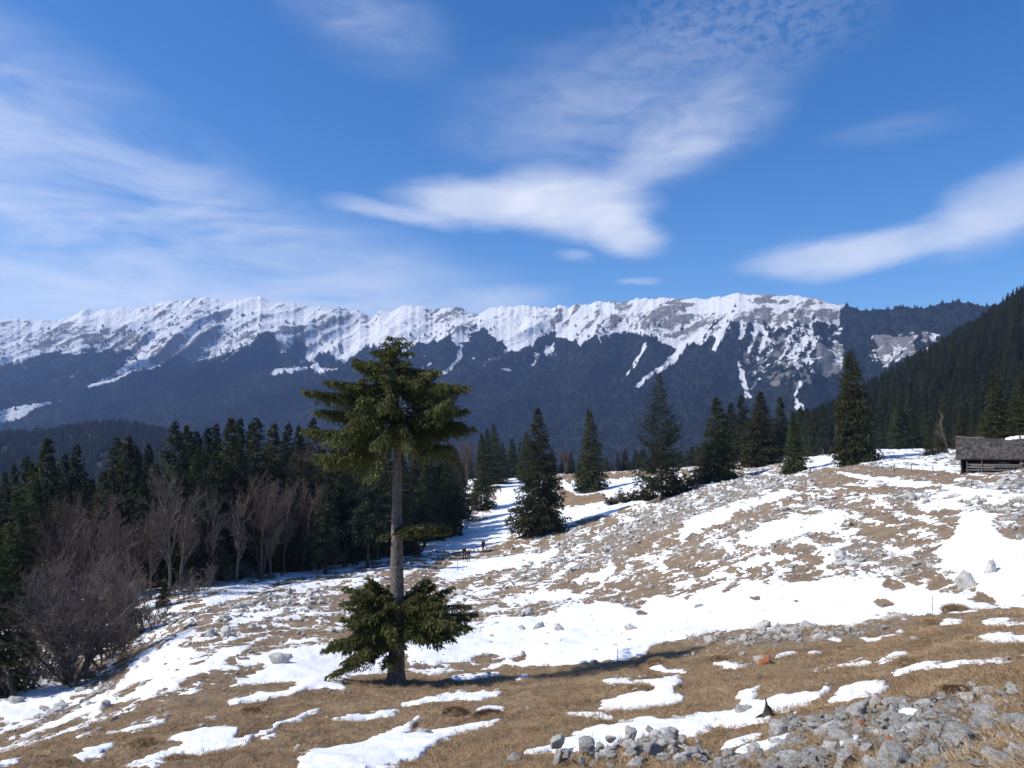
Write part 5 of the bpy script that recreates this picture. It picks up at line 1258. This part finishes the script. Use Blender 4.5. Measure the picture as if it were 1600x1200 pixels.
for i, (px, py, wp, lab) in enumerate([(1327, 1014, 34, 'rounded brown grass hummock in the middle of the near slope at the right'), (1458, 975, 36, 'grass hummock on the rim near the snow gully'), (1495, 956, 40, 'grass hummock at the top of the rim by the gully'), (1127, 1030, 36, 'dark grass hummock left of the orange-capped rock'), (1499, 1084, 48, 'reddish heather clump above the dark cracked rock'),
        (1418, 1038, 40, 'greyish grass hummock at the end of the long snow strip'), (712, 1113, 40, 'dark heather clump in the snow below the lone spruce'), (763, 1120, 44, 'brown grass hummock right of the dark heather clump'), (1030, 1039, 36, 'dark grass hummock on the rim in the centre'), (834, 1141, 34, 'low brown hummock in the grass at the bottom centre'),
        (1002, 1082, 56, 'long dark hummock in the centre snow patch'), (223, 1164, 38, 'dark grass hummock at the lower left'), (273, 1187, 36, 'brown hummock in the snow at the lower left'), (95, 1194, 36, 'dark hummock in the lower left corner'), (391, 1114, 32, 'brown hummock left of the lone spruce foot'), (378, 1150, 26, 'small hummock in the left snow patch'), (297, 1142, 20, 'smallest grass hummock at the lower left'), (1520, 1003, 30, 'brown hummock in the grass at the right edge')]):
    p = at(px, py); me_ = TS2 if 'heather' in lab else TS[i % 3]
    o = link('grass_tussock', me_, M['grass']); s = wp / px_scale(p) / 2
    o.location = (p.x, p.y, p.z - .06 * s); o.scale = (s, s * .9, s * (.55 + .25 * (i % 3))); o.rotation_euler = (0, 0, i * 1.4)
    tag(o, lab, 'hummock', 'grass hummocks of the near slope')
# splintered stump
def stump():
    p = at(1201, 1121); S = px_scale(p); rg = random.Random(3)
    root = empty('tree_stump', (p.x, p.y, p.z - .03)); tag(root, 'splintered dark dead stump in the snow above the bottom rubble', 'stump')
    mb = MB(); n = 12; H = 34 / S
    for i, (z, q) in enumerate([(0, 1.35), (.25, .8), (.45, .55)]):
        for k in range(n): a = 6.283 * k / n; rr = q * 9 / S * (1 + .25 * math.sin(3 * a)); mb.v.append((rr * math.cos(a), rr * .8 * math.sin(a), z * H + (0 if i < 2 else .10 * H * math.sin(5 * a))))
    for i in range(2):
        for k in range(n): mb.f.append((i * n + k, i * n + (k + 1) % n, (i + 1) * n + (k + 1) % n, (i + 1) * n + k))
    mb.f.append(tuple(2 * n + k for k in range(n)))
    mb.build('stump_base', M['wood_dark'], root)
    for k in range(6):
        s = MB(); a = k * 1.05; x, y = 3.5 / S * math.cos(a), 3 / S * math.sin(a); hh_ = H * (1.0 if k == 3 else rg.uniform(.5, .75))
        s.tube([(x, y, .3 * H), (x * 1.1 + .01, y, hh_ * .7), (x * .8 - .02, y, hh_)], [.030, .02, .004], 5); s.build('splinter', M['wood_dark'], root)
    for a, L in ((0.1, 24), (2.9, 20), (-.8, 18), (3.8, 22)):
        s = MB(); s.tube([(0, 0, .16 * H), (L / S * .5 * math.cos(a), L / S * .5 * math.sin(a), .14 * H), (L / S * math.cos(a + .2), L / S * math.sin(a + .2), .02)], [.05, .035, .012], 6); s.build('root', M['wood_dark'], root)
stump()

# ================================================================== CABIN
def cabin():
    p = at_r(1503, 98); S = px_scale(p)
    zb = float(pix_dir(1500, 739)[1]) * math.hypot(p.x, p.y)
    root = empty('log_cabin', (p.x, p.y, zb), rad(-31)); tag(root, 'old dark wooden cabin with sagging grey shingle roof at the right edge', 'cabin')
    L, D, E, RZ = 12.5, 5.2, 24 / S, 57 / S
    rg = random.Random(2)
    w_ = empty('front_wall'); w_.parent = root
    for k in range(9):
        m_ = MB(); z = .10 + k * .2; m_.tube([(0.05, 1.25, z), (L - .05, 1.25, z)], [.105, .10], 7); m_.build('log', M['wood_dark'], w_, True)
    g = empty('gable_wall'); g.parent = root
    for k in range(9):
        m_ = MB(); z = .10 + k * .2; m_.tube([(0.16, -.05, z), (.16, D + .1, z)], [.105, .10], 7); m_.build('log', M['wood_dark'], g, True)
    for k in range(16):                          # gable boards above
        m_ = MB(); y = .2 + k * (D - .4) / 15; top = E + (RZ - E) * (1 - abs(y - D / 2) / (D / 2)) - .12
        if top > 1.95: m_.box((.16, y, (1.9 + top) / 2), (.05, .29, top - 1.9)); m_.build('board', M['wood_dark'], g)
    m_ = MB(); m_.box((L / 2, D, 1.0), (L - .1, .16, 2.0)); m_.box((L - .1, D / 2 + .7, 1.0), (.16, D - 1.5, 2.0)); m_.build('rear_wall', M['wood_dark'], root)
    fl = MB(); fl.box((L / 2, D / 2, .0), (L, D, .12)); fl.build('floor_sill', M['wood_dark'], root)
    fo_ = MB(); fo_.box((L / 2, D / 2, -.55), (L - .1, D - .1, 1.0)); fo_.build('stone_footing', M['stone'], root)
    roof = empty('roof'); roof.parent = root
    ov = .45; half = D / 2 + ov; sl = (RZ - E) / (D / 2); ez = E - ov * sl * .25
    def rz_(x, t): return ez + (RZ - ez) * t - .18 * math.sin(math.pi * min(1, max(0, x) / 7.0)) * t - .05 * math.sin(x * 1.9) * t
    for sg in (-1, 1):
        b_ = MB(); n = 14
        for i in range(n + 1):
            x = -.35 + (L + .7) * i / n
            for t in (0, 1):
                y = D / 2 + sg * half * (1 - t)
                for dz in (-.03, -.10): b_.v.append((x, y, rz_(x, t) + dz))
        for i in range(n):
            o = i * 4
            for q in ((0, 4, 6, 2), (1, 3, 7, 5), (0, 1, 5, 4), (2, 6, 7, 3)): b_.f.append(tuple(o + c for c in q))
        b_.f.append((0, 2, 3, 1)); b_.f.append((n * 4, n * 4 + 1, n * 4 + 3, n * 4 + 2))
        b_.build('roof_boards', M['wood_dark'], roof)
        sh = MB(); C = 13
        for c in range(C):
            x = -.38
            while x < L + .35:
                wv = rg.uniform(.13, .24); t0 = c / C; t1 = min(1.0, (c + 1.35) / C)
                hole = sg < 0 and c >= C - 3 and 2.2 + rg.uniform(-.15, .15) < x < 3.75 + rg.uniform(-.2, .2)
                if not hole and rg.random() > .025 + .05 * (x > 3 and x < 7):
                    y0 = D / 2 + sg * half * (1 - t0); y1 = D / 2 + sg * half * (1 - t1); lf = rg.uniform(.012, .05); d0 = rg.uniform(-.03, .03) * -sg
                    z0, z1 = rz_(x, t0) + lf, rz_(x, t1) + .004
                    b0 = len(sh.v)
                    for (xx, yy, zz) in ((x, y0 - d0, z0), (x + wv - .012, y0 - d0, z0 + rg.uniform(-.008, .008)), (x + wv - .012, y1, z1), (x, y1, z1)):
                        sh.v.append((xx, yy, zz)); sh.v.append((xx, yy, zz - .022))
                    for q in ((0, 2, 4, 6), (1, 7, 5, 3), (0, 1, 3, 2), (2, 3, 5, 4), (6, 7, 1, 0)): sh.f.append(tuple(b0 + i for i in q))
                x += wv
        so = sh.build('shingles', M['shingle'], roof); so['kind'] = 'stuff'
    rb = MB(); rb.tube([(x, D / 2, rz_(x, 1) + .0) for x in np.linspace(-.35, 2.2, 4)], [.05] * 4, 6); rb.build('ridge_pole', M['wood'], roof)
    sn_ = MB(); n = 22; b0 = 0
    for i in range(n + 1):
        x = 4.3 + (L + .2 - 4.3) * i / n; hgt = .06 + .07 * abs(math.sin(i * 1.7)) if 0 < i < n else .0
        for y, dz in ((-.30, -.22), (-.16, hgt - .05), (.06, hgt + .02), (.25, -.10)): sn_.v.append((x, D / 2 + y, rz_(x, 1) + dz + .03))
    for i in range(n):
        for k in range(3): a = i * 4 + k; sn_.f.append((a, a + 4, a + 5, a + 1))
    sn_.build('ridge_snow', M['snow'], roof, True)
    for x in (.2, 3.2, 5.6, 8.4, 12.2):
        m_ = MB(); m_.tube([(x, .05, -.3), (x, .05, E + .05)], [.085, .075], 6); m_.build('post', M['wood_dark'] if x < 5 else M['wood'], root)
    # rails and loose planks along the front
    for x0, x1, z0, z1 in [(.6, 5.7, .95, .93), (.6, 3.1, .66, .60), (.5, 5.8, .36, .42), (3.0, 8.5, .72, .74), (5.4, 9, 1.1, 1.02), (1.0, 3.2, .84, .80)]:
        m_ = MB(); m_.bar((x0, -.25 - .05 * rg.random(), z0), (x1, -.25, z1), .05, .13); m_.build('rail', M['wood'], root)
    for x, z, tl_ in [(.65, 1.25, .05), (2.0, 1.55, .12), (1.75, .75, -.2), (4.9, .8, -.1), (5.55, 1.5, .0), (6.1, 1.35, .5), (7.9, .9, 0), (5.4, .95, .05)]:
        m_ = MB(); m_.tube([(x, -.35, -.35), (x + tl_ * .4, -.33, z)], [.05, .035], 5); m_.build('stake', M['wood'], root)
    for x, z0, z1, wv in [(4.05, .05, 1.22, .40), (3.62, .05, 1.18, .40), (4.46, .05, 1.1, .38)]:
        m_ = MB(); m_.box((x, .75, (z0 + z1) / 2), (wv, .05, z1 - z0)); m_.build('plank', M['wood'], root)
    m_ = MB(); m_.box((2.3, .05, .22), (2.3, .06, .35)); m_.build('plank', M['wood_dark'], root)
    return p, S
CB, CS = cabin()
for i, (x, y, hp, lab) in enumerate([(1443, 748, 16, 'nearest thin fence post on the snow left of the cabin'), (1458, 739, 11, 'thin fence post close to the cabin corner'), (1424, 738, 12, 'thin fence post in the middle left of the cabin'), (1397, 741, 12, 'leftmost thin fence post by the spruce shadow'), (1389, 700, 9, 'thin post on the far crest right of the lone crest spruce'), (1286, 712, 10, 'thin post on the crest left of the lone crest spruce')]):
    p = at(x, y); S = px_scale(p); mb = MB(); mb.tube([(0, 0, -.2), (.03 * (i % 3 - 1), .02, hp / S)], [.055, .045], 6)
    o = mb.build('fence_post', M['wood'], None); o.location = p; tag(o, lab, 'post', 'old fence posts near the cabin')
M['pole_paint'] = flat('pale_blue_pole_paint', (0.28, 0.42, 0.45))
for x, y, hp, mt, lab in [(715, 893, 20, 'pole_paint', 'thin pale blue marker pole in the snow below the hikers'), (965, 1034, 20, 'wood', 'thin dry stake at the rim of the wide snow field'), (1457, 958, 26, 'wood', 'thin dry stake on the rim by the snow gully')]:
    p = at(x, y); S = px_scale(p); mb = MB(); mb.tube([(0, 0, -.1), (.01, 0, hp / S)], [.7 / S, .5 / S], 6); o = mb.build('marker_pole', M[mt]); o.location = p; tag(o, lab, 'pole')

# ================================================================== HIKERS
M['skin'] = flat('skin', (0.50, 0.33, 0.25), .6); M['hair'] = flat('dark_hair', (0.03, 0.022, 0.018), .7)
M['black_cloth'] = flat('black_cloth', (0.014, 0.014, 0.017)); M['grey_cloth'] = flat('grey_green_cloth', (0.10, 0.11, 0.10)); M['plum_cloth'] = flat('plum_cloth', (0.05, 0.02, 0.05)); M['navy_cloth'] = flat('navy_cloth', (0.020, 0.024, 0.040))
def skin_mesh(name, pts, edges, rad_, mat, parent, root_i=0, lev=2):
    me = bpy.data.meshes.new(name); me.from_pydata(pts, edges, []); me.update()
    o = link(name, me, mat, parent)
    md = o.modifiers.new('skin', 'SKIN')
    if not me.skin_vertices: me.attributes
    for i, v in enumerate(me.skin_vertices[0].data):
        r_ = rad_[i]; v.radius = r_ if isinstance(r_, tuple) else (r_, r_); v.use_root = (i == root_i)
    md.use_smooth_shade = True
    s = o.modifiers.new('subdiv', 'SUBSURF'); s.levels = lev; s.render_levels = lev
    return o
def hiker(px, py, hgt, facing, stride, top, legs, label, pack=None, bend=0.06):
    p = at(px, py); root = empty('person', (p.x, p.y, p.z - .01), facing); k = hgt / 1.75
    tag(root, label, 'person', 'hikers on the slope')
    def sc(q): return [tuple(c * k for c in v) for v in q]
    b = bend; st = stride
    J = sc([(0, 0, .95), (0, b * .5, 1.15), (0, b, 1.36), (0, b * 1.15, 1.47), (0, b * 1.35, 1.55), (0, b * 1.4 + .01, 1.66),
            (.19, b, 1.38), (.25, b - .05 * st, 1.12), (.23, b + .14 * st, .90), (.22, b + .20 * st, .80), (-.19, b, 1.38), (-.25, b + .08 * st, 1.12), (-.24, b + .22, .93), (-.22, b + .29, .87),
            (.10, 0, .90), (.11, .16 * st, .50), (.11, .05 * st, .10), (.12, .20 * st + .06, .045), (-.10, 0, .90), (-.11, -.06 * st, .50), (-.11, -.28 * st, .12), (-.12, -.28 * st + .15, .045)])
    E = [(0, 1), (1, 2), (2, 3), (3, 4), (4, 5), (2, 6), (6, 7), (7, 8), (8, 9), (2, 10), (10, 11), (11, 12), (12, 13), (0, 14), (14, 15), (15, 16), (16, 17), (0, 18), (18, 19), (19, 20), (20, 21)]
    Rr = [.13, .12, .13, .058, .075, .088, .062, .045, .032, .026, .062, .045, .032, .026, .085, .058, .042, .038, .085, .058, .042, .038]
    skin_mesh('body', J, E, [x * k for x in Rr], M['skin'], root)
    ji = [0, 1, 2, 3, 6, 7, 8, 10, 11, 12]; mp = {q: i for i, q in enumerate(ji)}
    skin_mesh('jacket', [J[q] for q in ji], [(mp[a_], mp[c]) for a_, c in E if a_ in mp and c in mp], [k * x for x in (.165, .155, .165, .075, .085, .066, .052, .085, .066, .052)], M[top], root)
    ti = [0, 14, 15, 16, 18, 19, 20]; mp = {q: i for i, q in enumerate(ti)}
    skin_mesh('trousers', [J[q] for q in ti], [(mp[a_], mp[c]) for a_, c in E if a_ in mp and c in mp], [k * x for x in (.155, .115, .085, .070, .115, .085, .070)], M[legs], root)
    for s_ in (16, 20): skin_mesh('boot', [J[s_], J[s_ + 1], (J[s_ + 1][0], J[s_ + 1][1] + .09 * k, .04 * k)], [(0, 1), (1, 2)], [.06 * k, .055 * k, .04 * k], M['black_cloth'], root)
    h = J[5]; skin_mesh('hair', [(h[0], h[1] - .03 * k, h[2] - .03 * k), (h[0], h[1] - .012 * k, h[2] + .045 * k)], [(0, 1)], [.088 * k, .085 * k], M['hair'], root)
    if pack:
        mb = MB(); mb.box((0, -.22 * k + b, 1.22 * k), (.30 * k, .2 * k, .46 * k)); o = mb.build('backpack', M[pack], root); bv = o.modifiers.new('bevel', 'BEVEL'); bv.width = .06 * k; bv.segments = 3
hiker(725.5, 874, 1.8, 2.6, .6, 'black_cloth', 'black_cloth', 'hiker in black walking ahead of the one in plum', 'navy_cloth')
hiker(732, 878, 1.75, 2.9, .5, 'plum_cloth', 'grey_cloth', 'hiker in dark plum jacket and grey trousers next to the one in black', 'grey_cloth', .16)
hiker(755, 863, 1.8, 2.2, .5, 'navy_cloth', 'black_cloth', 'hiker in dark clothes alone higher up to the right', 'black_cloth')

# ================================================================== HAZE
def haze():
    lo = -170.0; hi = MAXZ + 25
    mb = MB()
    mb.box((0, 3400, (lo + hi) / 2), (17000, 13000, hi - lo))
    m = bpy.data.materials.new('mountain_haze'); m.use_nodes = True
    t = m.node_tree; t.nodes.clear(); n = N(t)
    v = n.new('ShaderNodeVolumePrincipled', {'Color': (0.36, 0.55, 1.0, 1), 'Density': 7.0e-5, 'Anisotropy': 0.2})
    n.new('ShaderNodeOutputMaterial', {'Volume': v.outputs[0]})
    o = mb.build('haze', m)
    tag(o, 'thin blue mountain air fading the far ridge', 'haze', kind='stuff')
haze()
